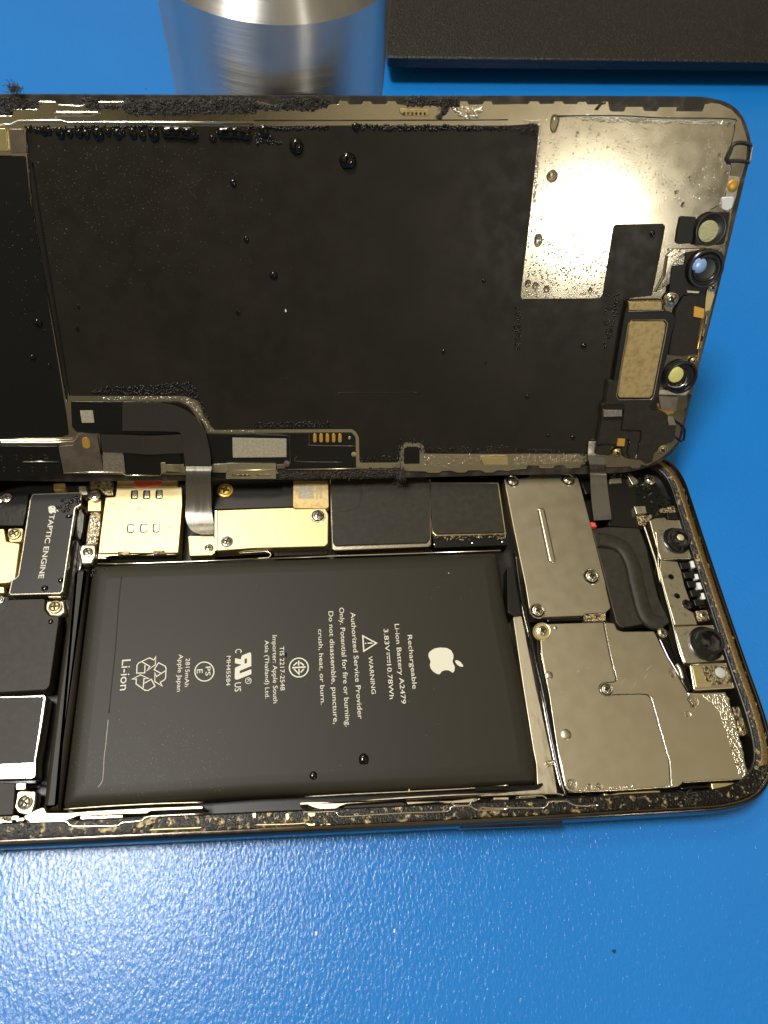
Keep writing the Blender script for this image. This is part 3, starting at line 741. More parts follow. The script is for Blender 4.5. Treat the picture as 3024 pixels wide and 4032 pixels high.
fl = part('flash_module', 'z8', [(680, 52), (860, 30), (1180, 20), (1230, 130), (1282, 310), (1262, 350), (752, 376), (730, 352)], 2.5, 5.3, 'bright', body, r=.5, bev=.2)
part('flash_recess', 'z8', [(835, 70), (1160, 60), (1230, 290), (965, 305), (955, 265), (885, 270)], 5.0, 5.34, 'dirty', fl, r=.3, bev=.02)
part('flash_frame', 'z8', [(715, 72), (830, 68), (885, 272), (955, 268), (958, 330), (765, 338)], 5.0, 5.42, 'gold', fl, r=.25, bev=.05)
X, Y = T('z8', (1068, 152))[0]
lathe('flash_lens', pb(X, Y, 5.6), [(.98, 5.3), (.98, 5.55), (.85, 5.66), (.3, 5.7)], 'greyglass', fl, n=30)
part('bracket_foot', 'z8', [(660, 405), (800, 408), (1130, 400), (1130, 422), (670, 432)], 3, 5.5, 'bright', body, r=.05, bev=.05)
part('black_spacer', 'u3', [(945, 520), (1010, 530), (1060, 670), (1112, 700), (1160, 845), (1140, 878), (1060, 740), (1000, 640)], 2, 4.9, 'glossblack', body, r=.2, bev=.2)
wire('spring_clip', 'u3', [(1058, 690), (1080, 720), (1100, 790)], 5.0, .4, 'pale', body)
wire('inner_rail', 'u3', [(925, -180), (940, -60), (945, 60), (980, 210), (1015, 340), (1040, 440), (1075, 590), (1112, 690)], 5.2, .16, 'bright', body)
wire('inner_rail', 't8', [(850, 950), (880, 1040), (925, 1180), (955, 1320)], 5.0, .22, 'pale', body)
wire('inner_rail', 't8', [(960, 1165), (1060, 1160), (1185, 1158)], 5.25, .14, 'bright', body)
lug = part('screw_lug', 'z8', [(1210, 570), (1310, 575), (1385, 700), (1400, 800), (1418, 900), (1370, 945), (1290, 935), (1270, 760)], 3, 4.7, 'dirty', body, r=.4, bev=.2)
screw('z8', 1335, 862, 44, 4.8, body, 'brass')

# ---- sim tray
sim = part('sim_tray', 't6', [(762, 690), (1190, 690), (1192, 800), (1180, 960), (1165, 1122), (642, 1126), (655, 1000), (688, 760), (752, 756)], 2.0, 5.3, 'gold', body, r=.2, bev=.14)
for x, y in ((880, 742), (960, 742), (1042, 740), (855, 963), (940, 961), (1022, 960)):
    part('slot_hole', 't6', [(x - 25, y - 28), (x + 22, y - 29), (x + 20, y + 30), (x - 27, y + 31)], 5.2, 5.33, 'glossblack', sim, r=.35, bev=.02)
    part('slot_spring', 't6', [(x - 17, y - 22), (x + 19, y - 23), (x + 17, y + 23), (x - 19, y + 24)], 5.2, 5.42, 'bright', sim, r=.25, bev=.1)
    wire('slot_edge', 't6', [(x + 14, y - 24), (x - 16, y - 23), (x - 22, y + 10), (x - 8, y + 27), (x + 12, y + 26)], 5.31, .09, 'glossblack', sim)
for x, y, rr_ in ((745, 805, 12), (905, 835, 16), (1105, 960, 14), (720, 915, 8), (1080, 1000, 12), (770, 920, 6)):
    part('brown_stain', 't6', [(x - rr_ * 1.3, y), (x, y - rr_ * .6), (x + rr_ * 1.2, y - rr_ * .3), (x + rr_ * .6, y + rr_ * .5)], 5.25, 5.312, 'brass', sim, r=.1, bev=.005)
part('sim_lip', 't6', [(640, 1128), (1145, 1120), (1147, 1136), (720, 1145), (690, 1162), (638, 1162)], 2.0, 4.7, 'bright', sim, r=.08)
part('sim_hinge', 't6', [(768, 1112), (848, 1110), (850, 1136), (770, 1138)], 4.5, 5.4, 'dirty', sim, r=.1)
part('sim_hinge', 't6', [(1000, 1108), (1075, 1106), (1077, 1130), (1002, 1132)], 4.5, 5.4, 'dirty', sim, r=.1)
part('sim_back', 't6', [(765, 640), (1162, 640), (1160, 688), (765, 690)], 2.0, 5.5, 'brass', sim, r=.1)
part('red_marker', 't6', [(873, 640), (1055, 640), (1055, 678), (900, 690), (876, 680)], 5.0, 5.7, 'red', body, r=.1, bev=.05)
part('side_latch', 't6', [(590, 860), (658, 850), (655, 960), (632, 1070), (560, 1070), (572, 960)], 2.0, 4.9, 'dirty', body, r=.15)
part('side_latch', 't6', [(575, 780), (660, 770), (660, 850), (572, 850)], 2.0, 4.7, 'gold', body, r=.15)
screw('t6', 618, 752, 40, 5.2, body); 
part('latch_block', 't6', [(530, 1068), (625, 1070), (628, 1140), (600, 1195), (530, 1195), (515, 1120)], 2.0, 5.2, 'bright', body, r=.5, bev=.3)
screw('t6', 575, 1118, 36, 5.2, body)
part('black_plug', 't6', [(500, 850), (540, 820), (570, 870), (560, 980), (530, 1100), (480, 1000), (485, 900)], 2, 4.6, 'glossblack', body, r=.6, bev=.6)
part('small_bracket', 't6', [(578, 655), (720, 650), (745, 668), (740, 750), (690, 745), (640, 700), (590, 710)], 2.0, 4.6, 'dirty', body, r=.2)
part('small_bracket', 't6', [(512, 688), (560, 686), (575, 740), (520, 745)], 2.0, 4.6, 'pale', body, r=.2)
part('small_bracket', 't6', [(345, 670), (425, 665), (430, 712), (350, 716)], 2.0, 4.8, 'brass', body, r=.3, bev=.2)

# ---- second gold shield and stickers
g2 = part('logic_shield', 'f', [(846, 2009), (1153, 1998), (1162, 2004), (1281, 2002), (1293, 2024), (1292, 2139), (1280, 2151), (1000, 2158), (844, 2169)], 2.5, 5.3, 'gold', body, r=.35, bev=.14)
screw('t6', 1483, 1050, 34, 5.4, body, ring=True); screw('t7', 418, 880, 34, 5.4, body, ring=True)
part('black_cover', 'f', [(832, 1890), (1200, 1880), (1152, 1996), (842, 2006)], 2.5, 4.9, 'black', body, r=.2)
screw('t6', 1472, 718, 52, 5.0, body, 'gold', label='gold coloured screw on the black cover')
st = part('gold_sticker', 't7', [(258, 650), (485, 650), (488, 822), (475, 832), (262, 830), (255, 812)], 4.0, 5.45, 'brass', body, r=.2, bev=.06)
part('pale_print', 't7', [(288, 682), (390, 682), (390, 770), (288, 768)], 5.4, 5.46, 'cream', st, r=.02, bev=.01)
V = []; Fc = []
for cx in (412, 438):
    for i in range(8):
        y0 = 684 + i * 11
        poly(V, Fc, loc('b', T('t7', (cx - 7, y0), (cx + 8, y0), (cx + 8, y0 + 6), (cx - 7, y0 + 7)), 5.47), 5.47)
mesh_obj('pale_digits', V, Fc, 'cream', st)
part('ground_plate', 't6', [(1228, 1012), (1396, 1008), (1418, 1110), (1385, 1138), (1238, 1142)], 2.5, 4.8, 'gold', body, r=.2)
screw('t6', 1365, 1092, 30, 4.85, body)
part('ground_clip', 't6', [(1402, 845), (1420, 843), (1418, 1105), (1400, 1110)], 3.0, 5.6, 'bright', body, r=.1, bev=.1)
part('green_board_edge', 't7', [(130, 1098), (480, 1090), (480, 1135), (130, 1145)], 1.5, 3.4, 'pcb', body)
wire('wire_loop', 't7', [(-100, 1125), (20, 1118), (85, 1115), (110, 1135), (90, 1155), (20, 1158)], 4.0, .13, 'bright', body)

# ---- black shielded chips
b1_ = part('black_shield', 't7', [(500, 620), (1100, 620), (1150, 660), (1150, 1030), (1130, 1055), (530, 1075), (515, 1050)], 2.5, 5.1, 'blacksatin', body, r=.3, bev=.12)
fr = part('shield_frame', 't7', [(494, 640), (1155, 640), (1160, 1065), (1145, 1082), (530, 1108), (508, 1095), (500, 900)], 2.0, 4.75, 'bright', body, r=.3, bev=.2)
wire('foil_crease', 't7', [(695, 650), (700, 750), (680, 820), (600, 850), (540, 855)], 5.08, .07, 'blacksatin', b1_)
part('black_shield', 't7', [(1152, 668), (1592, 668), (1600, 720), (1640, 990), (1190, 1000), (1168, 975), (1155, 800)], 2.5, 5.0, 'blacksatin', body, r=.3, bev=.12)
part('shield_frame', 't7', [(1148, 660), (1600, 662), (1648, 1000), (1190, 1012), (1165, 990)], 2.0, 4.65, 'gold', body, r=.3, bev=.15)
rb = part('board_strip', 't7', [(1165, 1005), (1655, 995), (1662, 1072), (1180, 1090)], 1.5, 4.2, 'pcb', body)
V = []; Fc = []; fm = []
for q in scatter(loc('b', T('t7', (1180, 1012), (1645, 1004), (1645, 1035), (1180, 1045)), 4.3), 90):
    b = len(V); w = random.uniform(.08, .22); h = random.uniform(.06, .15); hh = random.uniform(.1, .35)
    for z in (4.15, 4.2 + hh):
        for sx, sy in ((-1, -1), (1, -1), (1, 1), (-1, 1)): V.append((q[0] + sx * w, q[1] + sy * h, z))
    m0 = random.choice((0, 1, 2))
    for f in ((0, 1, 5, 4), (1, 2, 6, 5), (2, 3, 7, 6), (3, 0, 4, 7), (4, 5, 6, 7)): Fc.append(tuple(b + k for k in f)); fm.append(m0)
o = mesh_obj('tiny_solder_parts', V, Fc, None, rb, mats=['bright', 'black', 'dirty'], fm=fm); o['kind'] = 'stuff'
wire('battery_bay_edge', 't6', [(640, 1195), (900, 1192), (1300, 1178), (1659, 1163)], 4.6, .14, 'bright', body, sm=False)
wire('battery_bay_edge', 't7', [(0, 1165), (500, 1145), (1100, 1125), (1610, 1108)], 4.6, .14, 'bright', body, sm=False)
for x, y in ((1180, 1067), (1428, 1057), (1623, 1050)): 
    X, Y = T('t7', (x, y))[0]; lathe('solder_dot', pb(X, Y, 4.3), [(.2, 4.2), (.18, 4.3), (.05, 4.36)], 'bright', rb, n=12)
V = []; Fc = []
# ---- vibration motor
tp = [(127, 1944), (318, 1937), (324, 1948), (318, 1991), (298, 2000), (295, 2024), (274, 2160), (249, 2328), (238, 2339), (40, 2344), (33, 2336), (44, 2284), (63, 2273), (69, 2265), (87, 2160), (116, 1969)]
te = part('vibration_motor', 'f', tp, 2.0, 5.3, 'bright', body, r=.3, bev=.12)
q_ = inset(fillet(ccw(loc('b', tp, 5.3)), .3), .27)
stack('motor_face', q_, [(0, 5.28), (0, 5.33)], 'black', te)
ZT = 5.35
A, B = T('z2', (541, 956))[0], T('z3', (500, 391))[0]
TILES['x'] = (0, 0, 1)
text('motor_lettering', 'TAPTIC ENGINE', A, B, 21, ZT, te, 'x', th=.012)
V = []; Fc = []
Aa, Ba = T('u2', (1225, 668))[0], None
def small_apple(pt): # the same fruit emblem, scaled
    x, y = T('u2', pt)[0]; cx, cy = T('u2', (1235, 668))[0]; k = .30
    X0, Y0 = T('z2', (572, 905))[0]; return (X0 + (x - cx) * k, Y0 + (y - cy) * k)
poly(V, Fc, loc('b', [small_apple(p) for p in appl], ZT), ZT); poly(V, Fc, loc('b', [small_apple(p) for p in leaf_pts()], ZT), ZT)
mesh_obj('fruit_emblem', V, Fc, 'ink', te)
part('side_wall_part', 'f', [(330, 1945), (352, 1945), (330, 2180), (300, 2330), (262, 2560), (250, 2340), (280, 2160)], 1.5, 3.5, 'glossblack', body, r=.3, bev=.3)

# ---- left edge parts
lm = part('speaker_box', 'f', [(27, 2362), (178, 2357), (175, 2400), (195, 2425), (233, 2427), (215, 2560), (195, 2700), (181, 2716), (-25, 2728), (-25, 2420), (20, 2400)], 2.0, 5.1, 'blacksatin', body, r=.5, bev=.12)
part('screw_block', 'f', [(182, 2366), (252, 2364), (258, 2410), (235, 2428), (196, 2424), (178, 2400)], 2.5, 5.0, 'bright', body, r=.5, bev=.25)
screw('z3', 722, 765, 90, 5.15, body, 'brass', label='corroded crumbling screw beside the speaker box')
part('small_bar', 'z3', [(628, 620), (798, 616), (800, 638), (628, 642)], 4, 5.4, 'bright', body, r=.1)
lp = [(-25, 2742), (100, 2739), (176, 2735), (182, 2745), (163, 2870), (142, 2990), (140, 3058), (125, 3067), (-25, 3072)]
lf = part('charger_frame', 'f', lp, 2.0, 5.1, 'bright', body, r=.4, bev=.12)
part('charger_face', 'f', [(-25, 2748), (172, 2743), (152, 2880), (134, 3003), (-25, 3010)], 5.0, 5.16, 'blacksatin', lf, r=.2, bev=.03)
part('glare_patch', 'f', [(-25, 3028), (75, 3026), (100, 3045), (103, 3066), (-25, 3068)], 5.0, 5.3, 'bright', lf, r=.4, bev=.08)  # bright raised patch standing for the white glare on the plate
part('dark_rod', 'z4', [(-40, 1238), (490, 1235), (485, 1275), (-40, 1285)], 3.0, 5.0, 'glossblack', body, r=.1, bev=.4)
part('lower_block', 'u4', [(-30, 305), (100, 305), (92, 420), (85, 512), (-30, 518)], 2.5, 5.0, 'blacksatin', body, r=.2)
part('screw_block', 'u4', [(112, 352), (238, 355), (230, 440), (210, 500), (170, 515), (115, 500), (92, 465)], 2.5, 4.8, 'bright', body, r=.5, bev=.25)
screw('u4', 163, 430, 50, 4.95, body); part('small_bar', 'u4', [(105, 305), (170, 305), (168, 345), (102, 348)], 3, 4.8, 'bright', body, r=.2)
gp = part('dock_plate', 't6', [(-30, 965), (28, 965), (42, 1050), (130, 1062), (100, 1292), (60, 1318), (-30, 1325)], 2.5, 4.9, 'gold', body, r=.4, bev=.14)
part('screw_tab', 't6', [(50, 965), (152, 962), (140, 1050), (60, 1052)], 2.5, 5.0, 'gold', body, r=.4)
screw('t6', 95, 1000, 42, 5.1, body, 'brass')
part('dock_board', 't6', [(-30, 725), (190, 725), (172, 860), (150, 945), (-30, 945)], 2.0, 4.4, 'pcb', body)
screw('t6', 45, 765, 34, 4.6, body); screw('t6', 0, 775, 24, 4.6, body)
screw('u1', 2, 270, 26, 4.9, body)
part('small_bracket', 'u1', [(-10, 185), (25, 183), (30, 225), (-10, 225)], 3, 4.8, 'gold', body, r=.2)

# ---- near edge metalwork
part('frame_rail', 'z5', [(190, 318), (300, 262), (345, 246), (366, 252), (380, 290), (560, 290), (720, 276), (1200, 250), (1659, 232), (1659, 262), (1230, 278), (1195, 300), (1000, 303), (640, 318), (560, 350), (470, 362), (250, 368), (205, 350)], 2.0, 5.4, 'pale', body, r=.2, bev=.15)
part('frame_rail', 'z5', [(-30, 318), (160, 318), (150, 352), (-30, 356)], 2.0, 5.0, 'dirty', body, r=.1)
part('frame_rail', 'z6', [(-40, 205), (60, 200), (180, 200), (300, 208), (560, 178), (800, 160), (1200, 138), (1659, 124), (1659, 140), (1200, 156), (800, 184), (560, 204), (340, 222), (290, 240), (240, 268), (120, 262), (60, 245), (20, 226), (-40, 230)], 2.0, 5.4, 'pale', body, r=.15, bev=.12)
part('frame_rail', 'z6', [(830, 200), (1200, 192), (1400, 168), (1420, 190), (1340, 228), (1180, 215), (1090, 205), (840, 225)], 2.0, 4.6, 'steel', body, r=.15)
part('dark_label', 'z6', [(330, 236), (790, 206), (815, 212), (824, 285), (560, 300), (310, 318), (270, 288)], 2.0, 5.7, 'blacksatin', body, r=.15, bev=.05)
for pts in ([(-20, 280), (60, 288), (240, 282), (265, 300), (310, 322), (560, 308), (820, 292), (1150, 280), (1190, 248), (1240, 238), (1345, 235), (1380, 255), (1440, 270), (1659, 262)],
            [(1190, 205), (1230, 230), (1340, 228), (1365, 190), (1430, 178)]):
    wire('inner_lip', 'z6', pts, 6.05, .13, 'bright', body)
wire('inner_lip', 'z7', [(-20, 452), (80, 460), (300, 458), (500, 455), (545, 410), (620, 404), (690, 405), (770, 440), (950, 436)], 6.05, .13, 'bright', body)
wire('inner_lip', 'z7', [(270, 370), (460, 358), (510, 370), (545, 402), (650, 398)], 5.6, .16, 'bright', body)
wire('inner_lip', 'z5', [(220, 368), (400, 362), (540, 362), (570, 392), (640, 402), (820, 400), (960, 395), (1000, 372), (1160, 355), (1220, 322), (1660, 300)], 6.05, .15, 'bright', body)
for pts, k in (([(90, 372), (215, 370), (215, 394), (92, 394)], 'pale'), ([(270, 372), (440, 360), (440, 378), (275, 388)], 'bright')): part('edge_contact', 'z7', pts, 3, 5.4, k, body, r=.1)
part('edge_contact', 'z5', [(650, 322), (1000, 310), (1005, 330), (660, 345)], 3, 5.2, 'bright', body, r=.1)
part('edge_contact', 'z5', [(770, 362), (915, 355), (915, 372), (772, 380)], 3, 5.4, 'bright', body, r=.1)
wire('thin_wire', 'z6', [(0, 160), (400, 138), (900, 115), (1400, 88), (1659, 66)], 5.0, .10, 'pale', body)
wire('thin_wire', 'z5', [(520, 262), (900, 236), (1300, 216), (1659, 206)], 5.0, .12, 'pale', body)
wire('thin_wire', 'z7', [(-40, 90 + 270), (200, 350), (400, 345), (590, 342), (660, 355)], 5.2, .12, 'pale', body)
pg = loc('b', T('z6', (830, 215), (1200, 215), (1200, 270), (830, 280)), 5.0) 
V = []; Fc = []; fm = []
for reg, nn in ((loc('b', T('z6', (840, 232), (1190, 215), (1190, 262), (840, 272)), 5), 26), (loc('b', T('z7', (20, 410), (480, 400), (480, 440), (20, 445)), 5), 30), (loc('b', T('z5', (-20, 330), (180, 330), (180, 380), (-20, 380)), 5), 10), (loc('b', T('z7', (700, 370), (960, 360), (960, 420), (760, 420)), 5), 12)):
    for q in scatter(reg, nn):
        b = len(V); w = random.uniform(.2, .8); h = random.uniform(.08, .22); hh = random.uniform(.2, .8)
        for z in (4.0, 4.6 + hh):
            for sx, sy in ((-1, -1), (1, -1), (1, 1), (-1, 1)): V.append((q[0] + sx * w, q[1] + sy * h, z))
        m0 = random.choice((0, 1, 2, 1))
        for f in ((0, 1, 5, 4), (1, 2, 6, 5), (2, 3, 7, 6), (3, 0, 4, 7), (4, 5, 6, 7)): Fc.append(tuple(b + k for k in f)); fm.append(m0)
o = mesh_obj('edge_fittings', V, Fc, None, body, mats=['bright', 'glossblack', 'dirty'], fm=fm); o['kind'] = 'stuff'

for q in ([(1100, 400), (1140, 372), (1200, 345), (1240, 318), (1290, 322), (1270, 370), (1230, 385), (1180, 395), (1130, 418)], [(790, 425), (830, 408), (870, 418), (940, 395), (965, 410), (930, 450), (880, 440), (850, 468), (820, 450)],
          [(1500, 318), (1530, 312), (1545, 340), (1520, 352)], [(560, 372), (620, 400), (700, 410), (690, 425), (620, 418), (570, 400)]):
    part('adhesive_flake', 'z5', q, 5.9, 6.12, 'dirty', body, r=.1, bev=.05)
for q in ([(355, 495), (385, 490), (402, 500), (398, 520), (370, 526), (350, 512)], [(205, 505), (225, 500), (232, 530), (220, 552), (208, 535)], [(325, 560), (350, 565), (378, 570), (400, 562), (398, 590), (375, 596), (350, 578)], [(425, 582), (440, 572), (460, 580), (490, 566), (512, 580), (500, 592), (455, 590), (430, 594)], [(-10, 500), (15, 498), (12, 530), (-8, 535)]):
    part('adhesive_flake', 'u5', q, 5.9, 6.14, 'gold', body, r=.15, bev=.05)
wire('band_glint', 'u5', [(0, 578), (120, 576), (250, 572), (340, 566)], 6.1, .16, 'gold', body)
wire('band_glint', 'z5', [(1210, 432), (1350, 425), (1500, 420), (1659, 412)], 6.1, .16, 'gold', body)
# crumbs of old adhesive along the ledge, built as lumpy ridges
def crumbs(name, ln, n, zb, mat, parent, rmin=.08, rmax=.3, flat=.6):
    V = []; Fc = []
    for q in ln:
        r = random.uniform(rmin, rmax) if random.random() < .7 else rmax; b = len(V)
        k = 6; ph = random.uniform(0, 6); h = r * flat * random.uniform(.6, 1.4)
        for i in range(k):
            a = ph + 2 * PI * i / k; rr = r * random.uniform(.6, 1.3); V.append((q[0] + rr * math.cos(a), q[1] + rr * math.sin(a), zb - .03))
        for i in range(k):
            a = ph + 2 * PI * i / k; rr = r * random.uniform(.3, .7); V.append((q[0] + rr * math.cos(a), q[1] + rr * math.sin(a), zb + h * random.uniform(.6, 1)))
        V.append((q[0], q[1], zb + h))
        for i in range(k):
            j = (i + 1) % k
            Fc += [(b + i, b + j, b + k + j, b + k + i), (b + k + i, b + k + j, b + 2 * k)]
    o = mesh_obj(name, V, Fc, mat, parent); o['kind'] = 'stuff'
    return o
led = [tuple(Vector(a).lerp(Vector(b), random.random())) for a, b in zip(inset(ccw(OUT), 1.2), inset(ccw(OUT), 3.1))]
oi = inset(ccw(OUT), 1.3); oj = inset(ccw(OUT), 3.1); pts = []
for _ in range(1500):
    i = random.randrange(len(oi)); j = (i + 1) % len(oi); t = random.random(); s = random.random()
    seglen = (Vector(oi[i]) - Vector(oi[j])).length
    if random.random() > min(1, seglen / 12): continue
    a = Vector(oi[i]).lerp(Vector(oi[j]), t); b = Vector(oj[i]).lerp(Vector(oj[j]), t); pts.append(tuple(a.lerp(b, s)))
crumbs('adhesive_crumbs', [p for p in pts if p[1] < 40 and p[0] < 62], 0, 6.0, 'residue', body, .10, .32, .35)
crumbs('adhesive_crumbs', [p for p in random.sample(pts, min(len(pts), 300))], 0, 6.02, 'dirty', body, .06, .2, .6)

# ================================================================== SCREEN ASSEMBLY (raised)
MD = Matrix(((1, 0, 0, 0), (0, UP.y, NRM.y, F0.y * MM), (0, UP.z, NRM.z, F0.z * MM), (0, 0, 0, 1)))
scr = frame('raised_screen', MD)
tag(scr, 'detached phone screen seen from its inner side, propped up and leaning on the steel cylinder', 'phone screen')
def dpart(name, t, pts, z0, z1, mat, parent=None, r=.25, bev=.06): return part(name, t, pts, z0, z1, mat, parent or scr, r, bev, 'd')
def dwire(name, t, pts, z, r, mat, parent=None, sm=True): return wire(name, t, pts, z, r, mat, parent or scr, 'd', sm)
dpx = [(1400, 376), (2200, 376), (2700, 378), (2771, 380), (2821, 389), (2870, 404), (2905, 428), (2936, 470), (2957, 537), (2961, 580), (2953, 636), (2935, 710), (2913, 800), (2820, 1190), (2741, 1500),
       (2705, 1640), (2697, 1690), (2680, 1745), (2640, 1795), (2572, 1838), (2482, 1860), (2386, 1868), (2024, 1872), (1585, 1884), (1301, 1889), (1090, 1892)]
dl = loc('d', dpx, 0.0)
y_top = loc('d', [(0, 378)], 0)[0][1]; y_bot = loc('d', [(0, 1900)], 0)[0][1]
DOUT = dl + [(-64, y_bot), (-70, y_bot + 1.5), (-73.5, y_bot + 5), (-74.5, y_bot + 11), (-74.5, y_top - 11), (-73.5, y_top - 5), (-70, y_top - 1.4), (-64, y_top)]
DOUT = chaikin(ccw(DOUT), 1)
stack('screen_edge', DOUT, [(.7, -2.4), (.15, -2.0), (0, -1.4), (0, -.25), (.15, 0)], 'bezel', scr, smooth=True, capbottom=True)
top = T('t1', (0, 755), (80, 755), (88, 712), (240, 712), (252, 660), (365, 663), (380, 680), (520, 690), (630, 662), (800, 662), (830, 655), (1000, 655), (1659, 655)) + \
    T('t2', (140, 690), (490, 682), (550, 680), (560, 660), (612, 660), (622, 682), (705, 682), (715, 662), (765, 662), (776, 680), (865, 680), (876, 660), (925, 660), (937, 680), (1000, 688), (1170, 688), (1340, 700), (1345, 660), (1395, 660), (1405, 682), (1495, 680), (1505, 660), (1552, 660), (1562, 682), (1650, 680)) + \
    T('t3', (45, 662), (130, 662), (142, 645), (195, 645), (206, 662), (290, 660), (300, 645), (350, 645), (358, 662), (440, 662), (450, 648), (498, 648), (508, 665), (590, 662), (602, 650), (640, 645), (650, 700), (662, 710), (740, 710), (752, 680), (860, 680), (872, 706), (950, 708), (966, 682), (1082, 682), (1072, 708), (1240, 710), (1256, 665), (1300, 655), (1350, 662), (1430, 700), (1488, 762), (1512, 835), (1530, 900), (1520, 1030), (1490, 1130), (1450, 1260), (1425, 1370)) + \
    T('t5', (1405, 110), (1375, 330), (1320, 560), (1240, 930), (1165, 1250)) + T('t8', (1135, 80), (1128, 170), (1110, 185), (1118, 230), (1092, 310), (1072, 395), (1015, 460), (960, 505), (870, 555), (830, 548), (820, 572), (770, 572), (760, 560), (600, 565), (600, 545), (470, 545), (440, 548), (430, 570), (338, 570), (328, 550), (270, 550), (258, 570), (170, 570), (158, 552), (90, 552), (80, 572), (0, 580)) + \
    T('t7', (1659, 585), (1590, 585), (1560, 600), (1510, 600), (1480, 585), (1400, 585), (1380, 600), (1330, 600), (1290, 588), (1230, 588), (1210, 602), (1140, 602), (1120, 592), (985, 590), (970, 570), (680, 575), (200, 600), (0, 635)) + T('t6', (1380, 620), (1060, 610), (830, 612), (410, 605), (395, 600), (0, 640))
sheet = dpart('backing_sheet', 'f', top + [(-240, 1893), (-240, 455)], -.1, .25, 'sheet', r=.12, bev=.06)
# inner raised frame line on the sheet
ins = T('t3', (310, 740), (700, 738), (1000, 752), (1420, 758), (1445, 790), (1440, 850), (1400, 1010), (1392, 1040), (1420, 1052), (1415, 1120), (1370, 1280)) + T('t5', (1290, 40))
dwire('pressed_border', 'f', ins, .26, .10, 'bezel', sheet)
dwire('pressed_border', 'f', [(x - 4, y + 4) for x, y in ins], .27, .08, 'bright', sheet)
dwire('pressed_border', 't1', [(-40, 815), (70, 815), (120, 790), (400, 788), (440, 800), (1000, 800), (1659, 805)], .30, .20, 'bright', sheet, False)
dwire('pressed_border', 't2', [(0, 786), (700, 786), (1300, 784), (1659, 782)], .30, .10, 'bezel', sheet, False)
# spring strips
s1 = dpart('spring_strip', 't1', [(350, 740), (370, 728), (640, 728), (650, 740), (600, 762), (360, 765)], .2, .75, 'bright', r=.1)
dwire('strip_slot', 't1', [(360, 748), (480, 742), (600, 745)], .76, .10, 'dirty', s1, False)
s2 = dpart('spring_strip', 't2', [(955, 708), (1145, 714), (1145, 758), (985, 757), (955, 735)], .2, .7, 'brass', r=.1)
for i in range(6):
    X, Y = T('t2', (980 + i * 27, 742))[0]; lathe('contact_hole', pd(X, Y, .7), [(.22, .69), (.18, .73), (.1, .70)], 'glossblack', s2, n=10)
s3 = dpart('spring_strip', 'f', [(893, 1824), (1087, 1824), (1087, 1886), (888, 1886)], .3, 1.0, 'bright', r=.1)
dwire('strip_slot', 'f', [(915, 1872), (985, 1871)], 1.01, .2, 'dirty', s3, False); dwire('strip_slot', 'f', [(1008, 1871), (1062, 1871)], 1.01, .2, 'dirty', s3, False)
dwire('strip_ridge', 'f', [(890, 1853), (1086, 1850)], 1.0, .14, 'gold', s3, False)
s4 = dpart('spring_strip', 't7', [(1480, 498), (1659, 492), (1659, 548), (1500, 550)], .2, .75, 'gold', r=.1)

# films
main = T('t1', (168, 838), (1000, 820)) + T('t2', (0, 822), (700, 818), (1659, 820)) + [(2100, 487), (2117, 488), (2123, 500), (2108, 660), (2093, 800), (2070, 1000), (2051, 1162), (2054, 1177), (2362, 1175), (2374, 1162), (2395, 1030), (2416, 896), (2425, 884), (2612, 881), (2620, 893), (2595, 1030), (2570, 1150), (2566, 1165), (2476, 1175),
        (2440, 1300), (2398, 1600), (2372, 1720), (2325, 1729), (2316, 1786), (2024, 1787)] + T('t7', (1659, 478), (1120, 476), (1112, 430), (1085, 403), (990, 402), (962, 422), (952, 470), (948, 533), (690, 535), (686, 372), (668, 335), (640, 316), (0, 318)) + T('t6', (1400, 320), (1372, 290), (1352, 210), (1310, 145), (1260, 112), (1200, 98), (460, 98), (440, 30)) + [(265, 1596), (195, 1200), (124, 800), (102, 520)]
fm_ = dpart('black_film', 'f', main, .2, .42, 'film', r=.5, bev=.05)
lf_ = dpart('side_film', 'f', [(-240, 612), (100, 612), (120, 800), (190, 1200), (262, 1640), (270, 1712), (240, 1722), (-240, 1735)], .2, .40, 'filmb', r=.4, bev=.05)
dwire('film_fold', 'f', [(104, 520), (122, 760), (150, 960), (205, 1250), (262, 1580)], .42, .13, 'glossblack', fm_)
dwire('film_fold', 'f', [(128, 640), (150, 800), (182, 1000), (232, 1300), (272, 1560)], .40, .16, 'filmb', fm_)
dwire('film_emboss', 't7', [(535, 118), (545, 82), (600, 76), (850, 76), (1080, 74)], .39, .09, 'film', fm_)
lt_ = dpart('side_plate', 't1', [(-80, 838), (38, 838), (52, 988), (-80, 995)], .2, .9, 'gold', r=.2)
dpart('side_recess', 't1', [(60, 842), (150, 842), (172, 1000), (72, 1002)], .2, .42, 'brownplate', r=.1)

# lower flex board
brd = dpart('flex_board', 'f', T('t6', (462, 134), (1170, 138), (1240, 175), (1300, 260), (1345, 345), (1500, 350), (1659, 346)) + T('t7', (0, 344), (640, 340), (664, 368), (668, 568), (150, 580), (0, 640)) + T('t6', (1500, 640), (1220, 600), (1060, 600), (820, 590), (660, 480), (650, 345), (500, 335), (470, 300)), .2, .5, 'pcb', r=.25)
dpart('pale_sticker', 't6', [(522, 193), (606, 193), (616, 272), (535, 274)], .5, .56, 'cream', brd, r=.02, bev=.01)
dpart('silver_sticker', 'f', [(915, 1724), (1128, 1728), (1128, 1800), (917, 1802)], .5, .62, 'cream', brd, r=.08, bev=.03)
dwire('sticker_groove', 't7', [(0, 352), (210, 356), (232, 385), (238, 530)], .5, .1, 'bezel', brd)
for i in range(5):
    X, Y = T('t7', (398 + i * 41, 374))[0]
    a = Vector(pd(X, Y - 11, .6)); b = Vector(pd(X, Y + 11, .6))
    stack('gold_contact', ccw(stadium(a, b, .34, 6)), [(0, .5), (.05, .56)], 'orange', brd)
